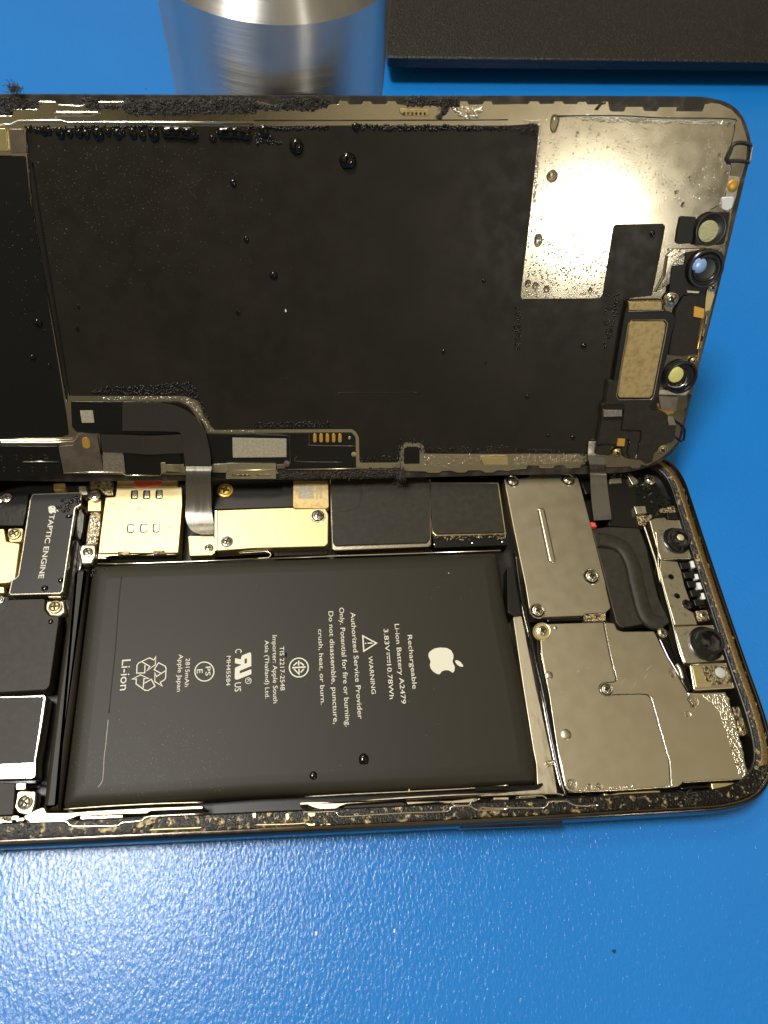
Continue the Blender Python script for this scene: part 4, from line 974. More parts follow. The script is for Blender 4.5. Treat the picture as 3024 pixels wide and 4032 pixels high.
X, Y = T('t7', (625, 372))[0]; lathe('test_pad', pd(X, Y, .55), [(.3, .5), (.25, .56), (.1, .53)], 'pale', brd, n=16)
X, Y = T('t7', (652, 480))[0]; lathe('test_pad', pd(X, Y, .55), [(.5, .5), (.3, .56), (.1, .56)], 'brass', brd, n=16)
dwire('board_outline', 't7', [(360, 345), (362, 405), (380, 420), (665, 425)], .5, .05, 'brownplate', brd)
dwire('board_outline', 't7', [(283, 490), (285, 525), (580, 530)], .5, .04, 'brownplate', brd)
lb = dpart('left_flex_board', 't6', [(-80, 425), (378, 428), (395, 520), (412, 612), (-80, 660)], .25, .8, 'pcb', r=.2)
dwire('board_bar', 't6', [(150, 527), (385, 528)], .85, .14, 'bright', lb, False)
for x, y in ((10, 505), (108, 500), (203, 497), (296, 496), (28, 577), (122, 578), (213, 577), (303, 576)):
    X, Y = T('t6', (x, y))[0]; lathe('board_hole', pd(X, Y, .8), [(.42, .8), (.36, .88), (.28, .78), (.1, .76)], 'lensrim', lb, n=14)
dpart('brown_bracket', 't6', [(380, 428), (478, 420), (500, 385), (518, 348), (632, 348), (645, 420), (655, 480), (672, 575), (560, 590), (430, 596), (412, 590)], .3, .9, 'brownplate', r=.3)
dwire('bracket_edge', 't6', [(-60, 390), (20, 403), (215, 402), (360, 402), (480, 395), (500, 375), (515, 345), (635, 345)], .85, .15, 'bright', sm=False)
dwire('bracket_edge', 't6', [(-60, 378), (10, 388), (200, 388), (350, 388), (470, 380), (492, 365)], .6, .14, 'bright', sm=False)
a = pd(*T('t6', (560, 392))[0], .95); b = pd(*T('t6', (564, 420))[0], .95)
stack('orange_dot', ccw(stadium(a, b, .72, 8)), [(0, .85), (.08, .97), (.2, .97)], 'orange', scr)
dpart('grey_bracket', 't6', [(672, 465), (800, 466), (808, 490), (818, 595), (800, 606), (420, 606), (412, 590), (672, 578)], .25, .8, 'greyplate', r=.2)
dwire('bracket_edge', 't6', [(420, 598), (600, 596), (790, 598), (825, 616), (1050, 616)], .8, .12, 'bright', sm=False)
dpart('connector_strip', 't6', [(815, 468), (1180, 470), (1185, 545), (1050, 535), (1045, 612), (822, 614)], .3, .9, 'black', r=.2)
dpart('connector_strip', 't6', [(1048, 535), (1080, 532), (1086, 596), (1052, 602)], .3, 1.0, 'pale', r=.15)
dpart('rail_strip', 't6', [(1082, 545), (1200, 545), (1215, 575), (1215, 600), (1085, 590)], .3, .8, 'pale', r=.1)
dpart('rail_strip', 't6', [(1385, 545), (1490, 540), (1480, 600), (1388, 598)], .3, .8, 'pale', r=.1)
dpart('rail_strip', 't7', [(148, 548), (200, 545), (205, 572), (150, 575)], .3, .8, 'brownplate', r=.1)
dwire('rail_edge', 't7', [(200, 578), (500, 575), (680, 572)], .6, .09, 'pale', sm=False)
X, Y = T('t7', (214, 542))[0]; lathe('round_pin', pd(X, Y, .9), [(.6, .3), (.6, .9), (.4, 1.0)], 'brownplate', scr, n=18)
def d3(x, y, h): a, b = pd(x, y, h); return (a, b, h)
# side ribbon
rows = []
for (l, r_), h in ((((655, 350), (672, 465)), .75), (((800, 352), (815, 468)), .95), (((950, 358), (960, 480)), 1.15), (((1080, 355), (1090, 475)), 1.0), (((1185, 348), (1200, 470)), .9)):
    rows.append((d3(*T('t6', l)[0], h), d3(*T('t6', r_)[0], h)))
strip('side_ribbon', rows, 'flex', scr)
dpart('window_frame', 't7', [(958, 600), (956, 440), (985, 408), (1085, 405), (1108, 435), (1112, 500), (1090, 540), (985, 548)], .2, .45, 'sheet', r=.25)
dpart('sensor_window', 't7', [(980, 440), (1000, 430), (1070, 430), (1083, 450), (1083, 540), (980, 543)], .3, .52, 'black', r=.25)

# ---- flex cables joining screen and body (fixed to the screen); points are world -> screen local
MI = MD.inverted()
def w3(x, y, z):
    a, b = pb(x, y, z); v = MI @ (Vector((a, b, z)) * MM); return tuple(v / MM)
def rows_of(L_):
    out = []
    for t, l, r_, kind, h in L_:
        f = d3 if kind == 'd' else w3
        out.append((f(*T(t, l)[0], h), f(*T(t, r_)[0], h)))
    return out
strip('flex_cable', rows_of([('t6', (800, 138), (800, 325), 'd', .6), ('t6', (1050, 145), (1060, 328), 'd', .75), ('t6', (1140, 160), (1110, 330), 'd', .8), ('t6', (1230, 200), (1150, 330), 'd', .85), ('t6', (1320, 290), (1185, 350), 'd', .9), ('t6', (1365, 420), (1195, 430), 'd', 1.0), ('t6', (1380, 560), (1212, 560), 'd', 1.6)]), 'flex', scr)
strip('flex_cable', rows_of([('t6', (1215, 560), (1384, 560), 'd', 1.6), ('t6', (1215, 605), (1377, 605), 'd', 2.4), ('t6', (1213, 680), (1378, 680), 'b', 9.0), ('t6', (1215, 760), (1380, 760), 'b', 7.2), ('t6', (1211, 850), (1384, 850), 'b', 6.0), ('t6', (1222, 930), (1396, 925), 'b', 5.5), ('t6', (1262, 985), (1396, 975), 'b', 5.4), ('t6', (1320, 1004), (1396, 1002), 'b', 5.35)]), 'flexsheen', scr)
strip('flex_cable', rows_of([('t8', (487, 395), (590, 390), 'd', .7), ('t8', (482, 490), (594, 490), 'd', 1.2), ('t8', (492, 545), (598, 545), 'd', 2.2), ('t8', (496, 600), (602, 600), 'b', 8.0), ('t8', (500, 680), (608, 672), 'b', 7.0), ('t8', (506, 780), (620, 775), 'b', 6.0), ('t8', (516, 870), (632, 862), 'b', 5.5), ('t8', (521, 912), (636, 905), 'b', 5.4)]), 'flexsheen', scr)

# ---- sensor end of the screen
hs = dpart('earpiece_housing', 't5', [(742, 640), (975, 630), (990, 700), (1040, 720), (1060, 760), (1030, 860), (1012, 960), (975, 1100), (945, 1250), (935, 1327), (905, 1500), (600, 1500), (618, 1327), (650, 1150), (690, 900), (722, 720)], .2, 1.5, 'black', r=.4, bev=.15)
dpart('gold_bar', 't5', [(752, 645), (966, 645), (968, 700), (750, 700)], 1.4, 1.95, 'brass', hs, r=.2, bev=.12)
dwire('plate_rim', 't5', [(745, 640), (968, 636), (976, 700), (748, 706), (745, 640)], 1.55, .12, 'pale', hs, False)
dpart('gold_plate', 't5', [(768, 775), (980, 775), (992, 790), (985, 850), (945, 1050), (905, 1250), (888, 1272), (690, 1272), (678, 1255), (700, 1100), (735, 920), (755, 790)], 1.4, 2.1, 'brass', hs, r=.35, bev=.14)
dwire('plate_rim', 't5', [(770, 762), (985, 762), (1002, 785), (990, 860), (950, 1060), (912, 1258), (895, 1282), (685, 1284), (668, 1262), (690, 1110), (728, 900), (748, 785), (770, 762)], 1.55, .10, 'pale', hs, False)
hl = dpart('sensor_housing', 't8', [(620, 0), (940, 0), (948, 90), (885, 170), (900, 195), (960, 200), (1008, 225), (1000, 290), (1062, 292), (1050, 380), (1030, 405), (1000, 412), (945, 430), (915, 480), (905, 530), (860, 545), (840, 520), (750, 510), (720, 500), (700, 440), (640, 430), (630, 490), (530, 480), (548, 410), (575, 250), (582, 160), (600, 155)], .2, 1.6, 'blacksatin', r=.25, bev=.12)
dpart('grey_tab', 't8', [(588, 190), (706, 190), (706, 232), (586, 236)], 1.5, 2.2, 'greyplate', hl, r=.1)
dpart('grey_tab', 't8', [(590, 158), (722, 158), (722, 190), (592, 190)], 1.5, 2.0, 'black', hl, r=.1)
for q in ([(715, 190), (700, 320), (775, 322), (830, 325), (825, 380), (795, 505)], [(545, 420), (600, 412), (670, 415), (690, 440)], [(735, 385), (755, 385), (735, 470), (755, 500)]):
    dwire('housing_groove', 't8', q, 1.6, .16, 'glossblack', hl, False)
dpart('gold_tab', 't8', [(682, 380), (727, 380), (722, 428), (672, 426)], 1.3, 1.95, 'orange', hl, r=.1)
dpart('black_window', 't5', [(1085, 92), (1100, 85), (1190, 90), (1180, 180), (1162, 262), (1075, 268), (1056, 255), (1068, 170)], .2, .6, 'black', r=.25)
# three sensors
sq = dpart('sensor_square', 't5', [(1222, 105), (1280, 70), (1412, 58), (1398, 160), (1375, 262), (1360, 272), (1175, 278), (1185, 230), (1205, 150)], .2, 1.2, 'black', r=.3, bev=.12)
def dl_(name, t, x, y, r, z0, prof, mat, parent, sy=1.0, **kw):
    X, Y = T(t, (x, y))[0]; k = TILES[t][2]; s = scale_at('d', X, Y, z0); c = pd(X, Y, z0)
    return lathe(name, c, [(r / k * s * a, z0 + b) for a, b in prof], mat, parent, sy=sy, **kw)
dl_('sensor_glass', 't5', 1268, 183, 64, 1.2, [(1, 0), (.97, .12), (.8, .14), (.3, .15)], 'palegreen', sq, n=36)
dl_('sensor_ring', 't5', 1288, 172, 98, 1.2, [(1, -.1), (1, .05), (.93, .08), (.88, .02)], 'lensrim', sq, n=40)
dpart('silver_corner', 't5', [(1400, 85), (1422, 82), (1392, 250), (1372, 252)], .2, .7, 'sheet', r=.05)
wl = dpart('white_seal', 't5', [(1365, -40), (1440, -42), (1425, 30), (1395, 52), (1358, 40)], .2, .65, 'white', r=.4, bev=.1)
dpart('white_seal', 't3', [(1415, 1120), (1480, 1130), (1455, 1260), (1430, 1330), (1385, 1310), (1400, 1180)], .2, .5, 'cream', r=.3)
dl_('yellow_glue_dot', 't3', 1436, 1185, 36, .5, [(1, 0), (.8, .15), (.3, .2)], 'orange', scr, n=20)
mk = dpart('camera_mount', 't5', [(1005, 345), (1060, 300), (1100, 298), (1365, 292), (1360, 310), (1120, 312), (1110, 400), (1060, 420), (1020, 410), (1000, 500), (960, 580), (925, 585), (985, 480)], .2, .95, 'bright', r=.15, bev=.12)
blk = dpart('camera_block', 't5', [(1030, 410), (1110, 400), (1120, 320), (1200, 310), (1360, 320), (1372, 345), (1345, 430), (1320, 500), (1260, 560), (1240, 640), (1110, 600), (1030, 680), (1010, 600), (1020, 500)], .2, 1.1, 'black', r=.2, bev=.12)
cup = dl_('camera_cup', 't5', 1242, 425, 116, 1.1, [(1, -.3), (1, .7), (.95, .85), (.86, .85), (.80, .55), (.72, .5), (.70, .75), (.62, .8), (.56, .6), (.50, .58)], 'lensrim', scr, n=48)
dl_('camera_glass', 't5', 1212, 408, 46, 1.75, [(1, 0), (.9, .12), (.5, .2), (.1, .22)], 'blueglass', cup, n=32)
cup2 = dl_('sensor_cup', 't5', 1082, 1132, 104, .9, [(1, -.5), (1, .7), (.94, .85), (.85, .85), (.78, .5), (.70, .5), (.66, .8), (.58, .8), (.52, .6)], 'lensrim', scr, n=48)
dl_('sensor_glass', 't5', 1056, 1120, 50, 1.55, [(1, 0), (.95, .15), (.5, .2), (.1, .2)], 'yellow', cup2, n=32)
dwire('cup_rim', 't5', [(1000, 1180), (1030, 1198), (1075, 1200), (1112, 1180), (1128, 1140)], 1.78, .16, 'bright', cup2)
fb = dpart('sensor_flex', 't5', [(1112, 608), (1252, 602), (1240, 680), (1205, 860), (1192, 985), (1100, 1000), (1010, 995), (1030, 880), (1060, 700)], .2, 1.2, 'brownplate', r=.3)
fb.data.materials.clear(); fb.data.materials.append(K['blacksatin'])
dpart('gold_tab', 't5', [(1178, 672), (1245, 690), (1238, 755), (1172, 742)], 1.1, 1.35, 'orange', fb, r=.1)
dwire('gold_edge', 't5', [(1240, 740), (1222, 840), (1200, 950)], 1.2, .14, 'orange', fb, False)
dpart('screw_bar', 't5', [(1262, 560), (1300, 560), (1312, 600), (1280, 700), (1245, 710), (1252, 620)], .2, 1.0, 'gold', r=.15)
dpart('screw_bar', 't5', [(1130, 570), (1215, 575), (1205, 590), (1130, 585)], .2, 1.5, 'pale', r=.1)
dpart('orange_foil', 't8', [(930, 148), (1062, 162), (1040, 215), (1005, 218), (950, 190)], .2, .6, 'orange', r=.15)
dpart('brown_block', 't5', [(945, 1262), (1072, 1265), (1058, 1360), (960, 1350)], .2, 1.2, 'brownplate', r=.2)
dpart('gold_bar', 't5', [(950, 1218), (1150, 1225), (1120, 1255), (945, 1250)], .2, .9, 'pale', r=.1)
screw('t5', 1028, 628, 44, 1.1, scr, plane='d'); screw('t5', 1295, 550, 27, 1.1, scr, plane='d')
screw('t8', 675, 470, 32, .9, scr, 'brass', plane='d'); screw('t8', 968, 450, 34, .6, scr, 'brass', plane='d')
screw('t5', 1172, 1032, 22, .8, scr, 'brass', plane='d')
# lattice of slots along the edge
for i in range(4): dpart('edge_slot', 't5', [(1255 - i * 18, 735 + i * 80), (1268 - i * 18, 738 + i * 80), (1258 - i * 18, 790 + i * 80), (1245 - i * 18, 788 + i * 80)], .25, .6, 'bright', r=.05)
for i in range(3): dpart('edge_slot', 't5', [(1218 - i * 16, 870 + i * 42), (1236 - i * 16, 872 + i * 42), (1228 - i * 16, 905 + i * 42), (1212 - i * 16, 903 + i * 42)], .25, .65, 'black', r=.05)
# corner clip, dark outlines
cl = dwire('corner_clip', 't3', [(1555, 925), (1490, 910), (1438, 925), (1415, 975), (1400, 1025), (1470, 1025), (1540, 1035)], .45, .32, 'bezel')
dwire('corner_clip', 't3', [(1562, 928), (1550, 980), (1542, 1035)], .35, .14, 'bright')
dwire('torn_tape', 't8', [(1010, 240), (1060, 268), (1105, 300), (1115, 330), (1100, 395), (1058, 372)], .9, .22, 'glossblack')
dpart('torn_tape', 't8', [(1002, 240), (1040, 235), (1060, 290), (1010, 292)], .3, 1.3, 'greyplate', r=.2)
dpart('torn_mark', 't3', [(550, 700), (590, 655), (628, 652), (625, 664), (600, 668), (572, 705)], .24, .32, 'residue', r=.05, bev=.02)

# old adhesive with fibres
def fuzz(name, t, region, n, z, parent, fib=160, rmin=.10, rmax=.34):
    P = loc('d', T(t, *region), z); base = part(name, t, region, z - .2, z + .06, 'residue', parent, r=.1, bev=.05, plane='d')
    pts = scatter(P, n); V = []; Fc = []
    for q in pts:
        r = random.uniform(rmin, rmax); b = len(V); k = 6; h = r * random.uniform(.2, 1.0)
        for i in range(k):
            a = 2 * PI * i / k; rr = r * random.uniform(.45, 1.7); V.append((q[0] + rr * math.cos(a), q[1] + rr * math.sin(a), z))
        V.append((q[0] + random.uniform(-.1, .1), q[1] + random.uniform(-.1, .1), z + h))
        for i in range(k): Fc.append((b + i, b + (i + 1) % k, b + k))
    o = mesh_obj('adhesive_lumps', V, Fc, 'residue', base); o['kind'] = 'stuff'
    paths = []
    for q in scatter(P, fib):
        a = random.uniform(0, 2 * PI); l = random.uniform(.3, 1.1); c = random.uniform(-1.5, 1.5)
        pth = []
        for s in range(4):
            t_ = s / 3; aa = a + c * t_
            pth.append((q[0] + math.cos(aa) * l * t_, q[1] + math.sin(aa) * l * t_ * .7, z + .1 + .5 * t_ * random.uniform(.3, 1)))
        paths.append((pth, random.uniform(.02, .05)))
    V, Fc = tubes_mesh(paths, 3); o = mesh_obj('fibres', V, Fc, 'fibre', base); o['kind'] = 'stuff'
    return base
fuzz('old_adhesive', 't1', [(790, 668), (830, 652), (1200, 650), (1659, 646), (1700, 700), (1659, 745), (1350, 742), (850, 748), (800, 715)], 520, .3, scr, 220)
fuzz('old_adhesive', 't2', [(150, 690), (185, 655), (330, 640), (490, 645), (488, 680), (430, 700), (405, 716), (150, 716)], 200, .3, scr, 120)
fuzz('old_adhesive', 't1', [(0, 640), (250, 650), (250, 705), (90, 712), (60, 750), (0, 752)], 90, .25, scr, 40)
fuzz('old_adhesive', 't1', [(520, 640), (630, 650), (640, 690), (800, 690), (800, 705), (570, 712)], 60, .3, scr, 40)
fuzz('old_adhesive', 't2', [(980, 640), (1330, 645), (1338, 692), (1285, 690), (1255, 740), (1215, 780), (1200, 775), (1235, 700), (1180, 690), (1010, 690)], 150, .3, scr, 120)
fuzz('old_adhesive', 't2', [(0, 690), (30, 680), (150, 700), (140, 716), (0, 716)], 20, .3, scr, 10)
fuzz('old_adhesive', 't7', [(150, 585), (690, 578), (970, 575), (985, 598), (900, 622), (600, 630), (180, 632)], 380, .35, scr, 160)

# ================================================================== WATER
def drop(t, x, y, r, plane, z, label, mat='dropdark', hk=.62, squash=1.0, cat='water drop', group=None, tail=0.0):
    X, Y = T(t, (x, y))[0]; k = TILES[t][2]; s = scale_at(plane, X, Y, z); R = r / k * s
    c = (pb if plane == 'b' else pd)(X, Y, z)
    n = 28; m = 8; V = []; Fc = []
    ph = random.uniform(0, 6); irr = [random.uniform(-.05, .05) for _ in range(4)]
    for j in range(m):
        a = PI / 2 * j / m
        for i in range(n):
            b = 2 * PI * i / n
            w = 1 + sum(irr[q] * math.cos((q + 2) * b + ph * q) for q in range(4))
            rr = R * w * math.cos(a) ** .8
            yy = rr * math.sin(b) * squash
            if tail and math.sin(b) < 0: yy *= 1 + tail * (1 - j / m)
            V.append((rr * math.cos(b), yy, R * hk * math.sin(a)))
    V.append((0, 0, R * hk))
    for j in range(m - 1):
        for i in range(n): Fc.append((j * n + i, j * n + (i + 1) % n, (j + 1) * n + (i + 1) % n, (j + 1) * n + i))
    for i in range(n): Fc.append(((m - 1) * n + i, (m - 1) * n + (i + 1) % n, m * n))
    Fc.append(tuple(reversed(range(n))))
    o = mesh_obj('water_drop', V, Fc, mat, None, smooth=True)
    o.data.polygons[-1].use_smooth = False
    o.matrix_world = (Matrix.Identity(4) if plane == 'b' else MD) @ Matrix.Translation(Vector((c[0], c[1], z + .005)) * MM)
    tag(o, label, cat, group)
    return o
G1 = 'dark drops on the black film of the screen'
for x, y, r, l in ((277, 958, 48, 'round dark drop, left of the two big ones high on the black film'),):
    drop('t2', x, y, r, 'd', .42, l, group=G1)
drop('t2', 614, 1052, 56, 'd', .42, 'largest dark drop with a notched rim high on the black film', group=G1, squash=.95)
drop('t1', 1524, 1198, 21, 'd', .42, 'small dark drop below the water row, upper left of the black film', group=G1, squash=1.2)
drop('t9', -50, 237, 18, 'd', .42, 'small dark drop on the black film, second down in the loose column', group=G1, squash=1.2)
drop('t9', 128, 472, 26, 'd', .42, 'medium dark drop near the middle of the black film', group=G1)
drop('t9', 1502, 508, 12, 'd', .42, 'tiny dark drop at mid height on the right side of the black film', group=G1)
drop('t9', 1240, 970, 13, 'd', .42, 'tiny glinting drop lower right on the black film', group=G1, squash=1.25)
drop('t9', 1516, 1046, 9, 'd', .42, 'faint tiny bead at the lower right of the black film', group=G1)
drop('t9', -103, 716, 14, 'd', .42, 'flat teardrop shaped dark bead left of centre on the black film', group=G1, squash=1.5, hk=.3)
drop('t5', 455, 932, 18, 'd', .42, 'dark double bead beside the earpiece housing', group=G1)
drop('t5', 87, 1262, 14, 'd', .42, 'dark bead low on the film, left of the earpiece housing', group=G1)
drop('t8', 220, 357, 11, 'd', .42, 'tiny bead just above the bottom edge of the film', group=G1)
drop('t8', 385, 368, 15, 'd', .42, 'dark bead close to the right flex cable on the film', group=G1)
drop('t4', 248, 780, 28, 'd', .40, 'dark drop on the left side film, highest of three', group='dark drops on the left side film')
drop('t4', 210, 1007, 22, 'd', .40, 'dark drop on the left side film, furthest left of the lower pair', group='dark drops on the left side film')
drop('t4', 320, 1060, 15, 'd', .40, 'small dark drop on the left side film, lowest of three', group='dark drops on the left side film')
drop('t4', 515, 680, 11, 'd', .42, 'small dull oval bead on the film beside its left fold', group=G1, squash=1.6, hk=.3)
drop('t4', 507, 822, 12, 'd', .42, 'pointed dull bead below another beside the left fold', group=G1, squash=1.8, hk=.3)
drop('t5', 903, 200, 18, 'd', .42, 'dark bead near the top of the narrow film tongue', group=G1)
# row hanging under the top edge of the film
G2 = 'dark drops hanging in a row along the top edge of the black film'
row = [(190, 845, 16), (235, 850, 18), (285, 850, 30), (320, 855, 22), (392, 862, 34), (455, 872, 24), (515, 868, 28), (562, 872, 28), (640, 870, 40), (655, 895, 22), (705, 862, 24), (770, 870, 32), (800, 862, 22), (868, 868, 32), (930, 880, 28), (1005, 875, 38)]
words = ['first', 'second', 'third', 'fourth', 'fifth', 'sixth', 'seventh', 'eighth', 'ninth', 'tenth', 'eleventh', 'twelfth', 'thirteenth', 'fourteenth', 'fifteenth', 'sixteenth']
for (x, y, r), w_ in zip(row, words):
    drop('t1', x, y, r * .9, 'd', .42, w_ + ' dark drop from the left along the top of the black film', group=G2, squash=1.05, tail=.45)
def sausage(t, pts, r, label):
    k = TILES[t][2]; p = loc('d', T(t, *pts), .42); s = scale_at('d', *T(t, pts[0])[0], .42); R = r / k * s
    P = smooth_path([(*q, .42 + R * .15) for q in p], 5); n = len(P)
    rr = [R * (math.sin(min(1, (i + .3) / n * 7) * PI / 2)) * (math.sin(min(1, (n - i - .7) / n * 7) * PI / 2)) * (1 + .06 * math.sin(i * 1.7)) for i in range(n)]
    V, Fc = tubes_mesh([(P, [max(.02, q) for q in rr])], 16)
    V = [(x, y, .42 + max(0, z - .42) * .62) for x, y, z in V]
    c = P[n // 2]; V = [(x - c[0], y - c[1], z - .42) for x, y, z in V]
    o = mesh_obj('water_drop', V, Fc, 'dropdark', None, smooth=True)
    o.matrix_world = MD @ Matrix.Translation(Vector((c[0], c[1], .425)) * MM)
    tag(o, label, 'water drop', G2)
sausage('t1', [(1055, 868), (1120, 865), (1200, 870), (1296, 880)], 40, 'long dark pool of water, left of the two under the top edge of the film')
sausage('t1', [(1415, 870), (1500, 868), (1570, 872), (1642, 890)], 38, 'long dark pool of water, right of the two under the top edge of the film')
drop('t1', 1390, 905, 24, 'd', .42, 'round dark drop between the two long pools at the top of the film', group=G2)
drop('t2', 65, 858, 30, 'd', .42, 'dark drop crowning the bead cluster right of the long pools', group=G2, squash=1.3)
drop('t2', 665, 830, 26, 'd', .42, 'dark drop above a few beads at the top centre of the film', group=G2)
# battery and shields
drop('u5', 717, 148, 35, 'b', 5.31, 'larger of two dark drops near the lower edge of the battery')
drop('u5', 388, 255, 24, 'b', 5.28, 'smaller of two dark drops near the lower edge of the battery', squash=1.15)
drop('u3', 1167, 935, 34, 'b', 5.4, 'clear drop on the shield plate below the flash module', 'water', squash=1.15)
drop('u3', 1032, 745, 20, 'b', 5.4, 'clear elongated drop on the slanted edge of the shield plate', 'water', squash=1.6)
drop('u6', 378, 312, 36, 'b', 5.4, 'big clear drop at the lower left corner of the shield plate', 'water', squash=.9)
drop('u6', 490, 328, 20, 'b', 5.4, 'clear drop on the lower edge of the shield plate, second from its corner', 'water')
drop('u6', 556, 322, 20, 'b', 5.4, 'clear drop on the lower edge of the shield plate, third from its corner', 'water')
drop('u6', 1425, 68, 14, 'b', 5.4, 'bright clear bead at the wet right side of the shield plate, upper of two', 'water')
drop('u6', 1460, 175, 15, 'b', 5.4, 'bright clear bead at the wet right side of the shield plate, lower of two', 'water')
drop('t3', 282, 1125, 34, 'd', .25, 'clear oval drop on the bare metal sheet near the film edge', 'water', squash=1.15)
drop('t5', 158, 243, 28, 'd', .25, 'clear teardrop on the bare metal sheet below the oval one', 'water', squash=1.5)
drop('t3', 298, 775, 28, 'd', .25, 'clear streaky drop at the upper left corner of the bare metal sheet', 'water', squash=1.5, tail=.6)
for x, y, r, l in ((1410, 797, 12, 'tiny clear bead in the top right corner of the metal sheet'), (1353, 990, 12, 'tiny clear bead beside the corner clip'), (1392, 1103, 12, 'tiny clear bead left of the yellow glue dot'), (1075, 1225, 13, 'tiny clear bead right of the glare on the metal sheet'), (1157, 1135, 10, 'tiny clear bead in the right half of the metal sheet'), (445, 847, 9, 'tiny clear bead below the top condensation line, left one'), (580, 860, 9, 'tiny clear bead below the top condensation line, right one')):
    drop('t3', x, y, r, 'd', .25, l, 'water')
for x, y, r, l in ((90, 525, 20, 'clear bead in the lower left corner cluster of the metal sheet, leftmost'), (140, 540, 20, 'clear bead in the lower left corner cluster of the metal sheet, middle'), (212, 562, 20, 'clear bead in the lower left corner cluster of the metal sheet, rightmost'), (497, 570, 15, 'clear bead at the lower right of the metal sheet beside the film tongue'), (1103, 12, 14, 'clear bead above the black window near the sensors')):
    drop('t5', x, y, r, 'd', .25, l, 'water', squash=1.25)
drop('z3', 585, 520, 44, 'b', 5.33, 'dark drop with a bright glint at the lower end of the vibration motor')
drop('z3', 793, 415, 38, 'b', 5.33, 'dark drop touching the right rim of the vibration motor')
drop('z3', 663, 955, 34, 'b', 5.1, 'dark ring shaped drop on the speaker box beside the corroded screw')
drop('z2', 755, 978, 40, 'b', 5.33, 'dark oval drop beside the notch of the vibration motor', squash=.6)

def beads(name, plane, t, region, n, z, rmin, rmax, mat, label, clump=None, cat='condensation'):
    P = loc(plane, T(t, *region), z); V = []; Fc = []
    for q in scatter(P, n, clump):
        r = rmin + (rmax - rmin) * random.random() ** 2.2; b = len(V); k = 8
        fl = .5 if mat == 'bead' else 1
        for j, (cr, ch) in enumerate(((1, 0), (.86, .30 * fl), (.5, .55 * fl))):
            for i in range(k):
                a = 2 * PI * (i + .5 * j) / k; V.append((q[0] + r * cr * math.cos(a), q[1] + r * cr * math.sin(a) * 1.15, z + .002 + r * ch))
        V.append((q[0], q[1], z + r * .62 * fl))
        for j in range(2):
            for i in range(k): Fc.append((b + j * k + i, b + j * k + (i + 1) % k, b + (j + 1) * k + (i + 1) % k, b + (j + 1) * k + i))
        for i in range(k): Fc.append((b + 2 * k + i, b + 2 * k + (i + 1) % k, b + 3 * k))
    o = mesh_obj(name, V, Fc, mat, None, smooth=True)
    if plane == 'd': o.matrix_world = MD
    tag(o, label, cat, kind='stuff')
    return o
beads('fine_condensation', 'd', 't3', [(165, 790), (300, 750), (1410, 765), (1420, 800), (1380, 1000), (1350, 1290), (160, 1296), (195, 880)], 1500, .25, .04, .13, 'bead', 'fine condensation over the bare metal sheet')
beads('fine_condensation', 'd', 't5', [(100, 0), (560, 0), (640, 200), (580, 600), (560, 618), (50, 618), (60, 500)], 1000, .25, .05, .2, 'bead', 'dense condensation at the lower part of the bare metal sheet', clump=lambda q: random.random() < min(1, max(.12, (51 - q[1]) / 17)))
beads('bead_line', 'd', 't3', [(430, 738), (1420, 762), (1400, 795), (1000, 790), (600, 778), (440, 758)], 320, .25, .1, .26, 'bead', 'line of clear beads along the top border of the metal sheet')
beads('bead_line', 'd', 't3', [(60, 765), (205, 768), (205, 900), (175, 1296), (160, 1296), (190, 800)], 200, .25, .08, .2, 'bead', 'clear beads down the edge between film and metal sheet')
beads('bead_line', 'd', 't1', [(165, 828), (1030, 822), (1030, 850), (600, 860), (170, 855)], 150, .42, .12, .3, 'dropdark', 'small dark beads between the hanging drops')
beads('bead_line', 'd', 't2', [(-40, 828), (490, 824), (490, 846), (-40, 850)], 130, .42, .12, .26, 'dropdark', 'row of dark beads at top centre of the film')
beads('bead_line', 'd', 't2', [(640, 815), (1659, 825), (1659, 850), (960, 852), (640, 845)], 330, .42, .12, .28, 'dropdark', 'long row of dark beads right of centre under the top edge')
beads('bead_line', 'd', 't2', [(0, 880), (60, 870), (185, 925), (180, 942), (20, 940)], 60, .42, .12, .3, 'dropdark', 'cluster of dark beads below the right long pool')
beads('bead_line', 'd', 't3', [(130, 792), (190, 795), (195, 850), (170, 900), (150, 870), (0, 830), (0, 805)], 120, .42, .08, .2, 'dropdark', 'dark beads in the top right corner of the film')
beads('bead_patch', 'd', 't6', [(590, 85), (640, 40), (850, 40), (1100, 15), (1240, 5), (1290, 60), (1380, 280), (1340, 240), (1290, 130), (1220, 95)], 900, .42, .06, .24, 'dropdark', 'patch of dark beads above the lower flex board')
beads('bead_line', 'd', 't6', [(640, 106), (1200, 102), (1290, 150), (1360, 300), (1659, 322), (1659, 334), (1370, 335), (1270, 185), (1190, 125), (640, 122)], 260, .25, .08, .24, 'bead', 'clear beads along the bare metal edge above the flex board')
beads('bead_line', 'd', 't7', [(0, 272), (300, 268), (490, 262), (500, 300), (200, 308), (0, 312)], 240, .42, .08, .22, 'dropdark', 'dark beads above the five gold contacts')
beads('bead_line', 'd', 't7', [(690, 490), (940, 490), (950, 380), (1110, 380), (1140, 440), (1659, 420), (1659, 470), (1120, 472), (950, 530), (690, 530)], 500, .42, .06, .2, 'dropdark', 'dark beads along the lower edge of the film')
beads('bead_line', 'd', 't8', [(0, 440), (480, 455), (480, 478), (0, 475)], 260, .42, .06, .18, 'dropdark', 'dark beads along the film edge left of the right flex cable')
beads('bead_line', 'd', 't8', [(0, 480), (480, 480), (480, 530), (0, 545)], 320, .25, .08, .26, 'bead', 'clear beads on the bottom metal edge of the screen')
beads('bead_line', 'd', 't7', [(1110, 480), (1659, 480), (1659, 510), (1300, 570), (1100, 560)], 200, .25, .08, .26, 'bead', 'clear beads on the metal border right of the small window')
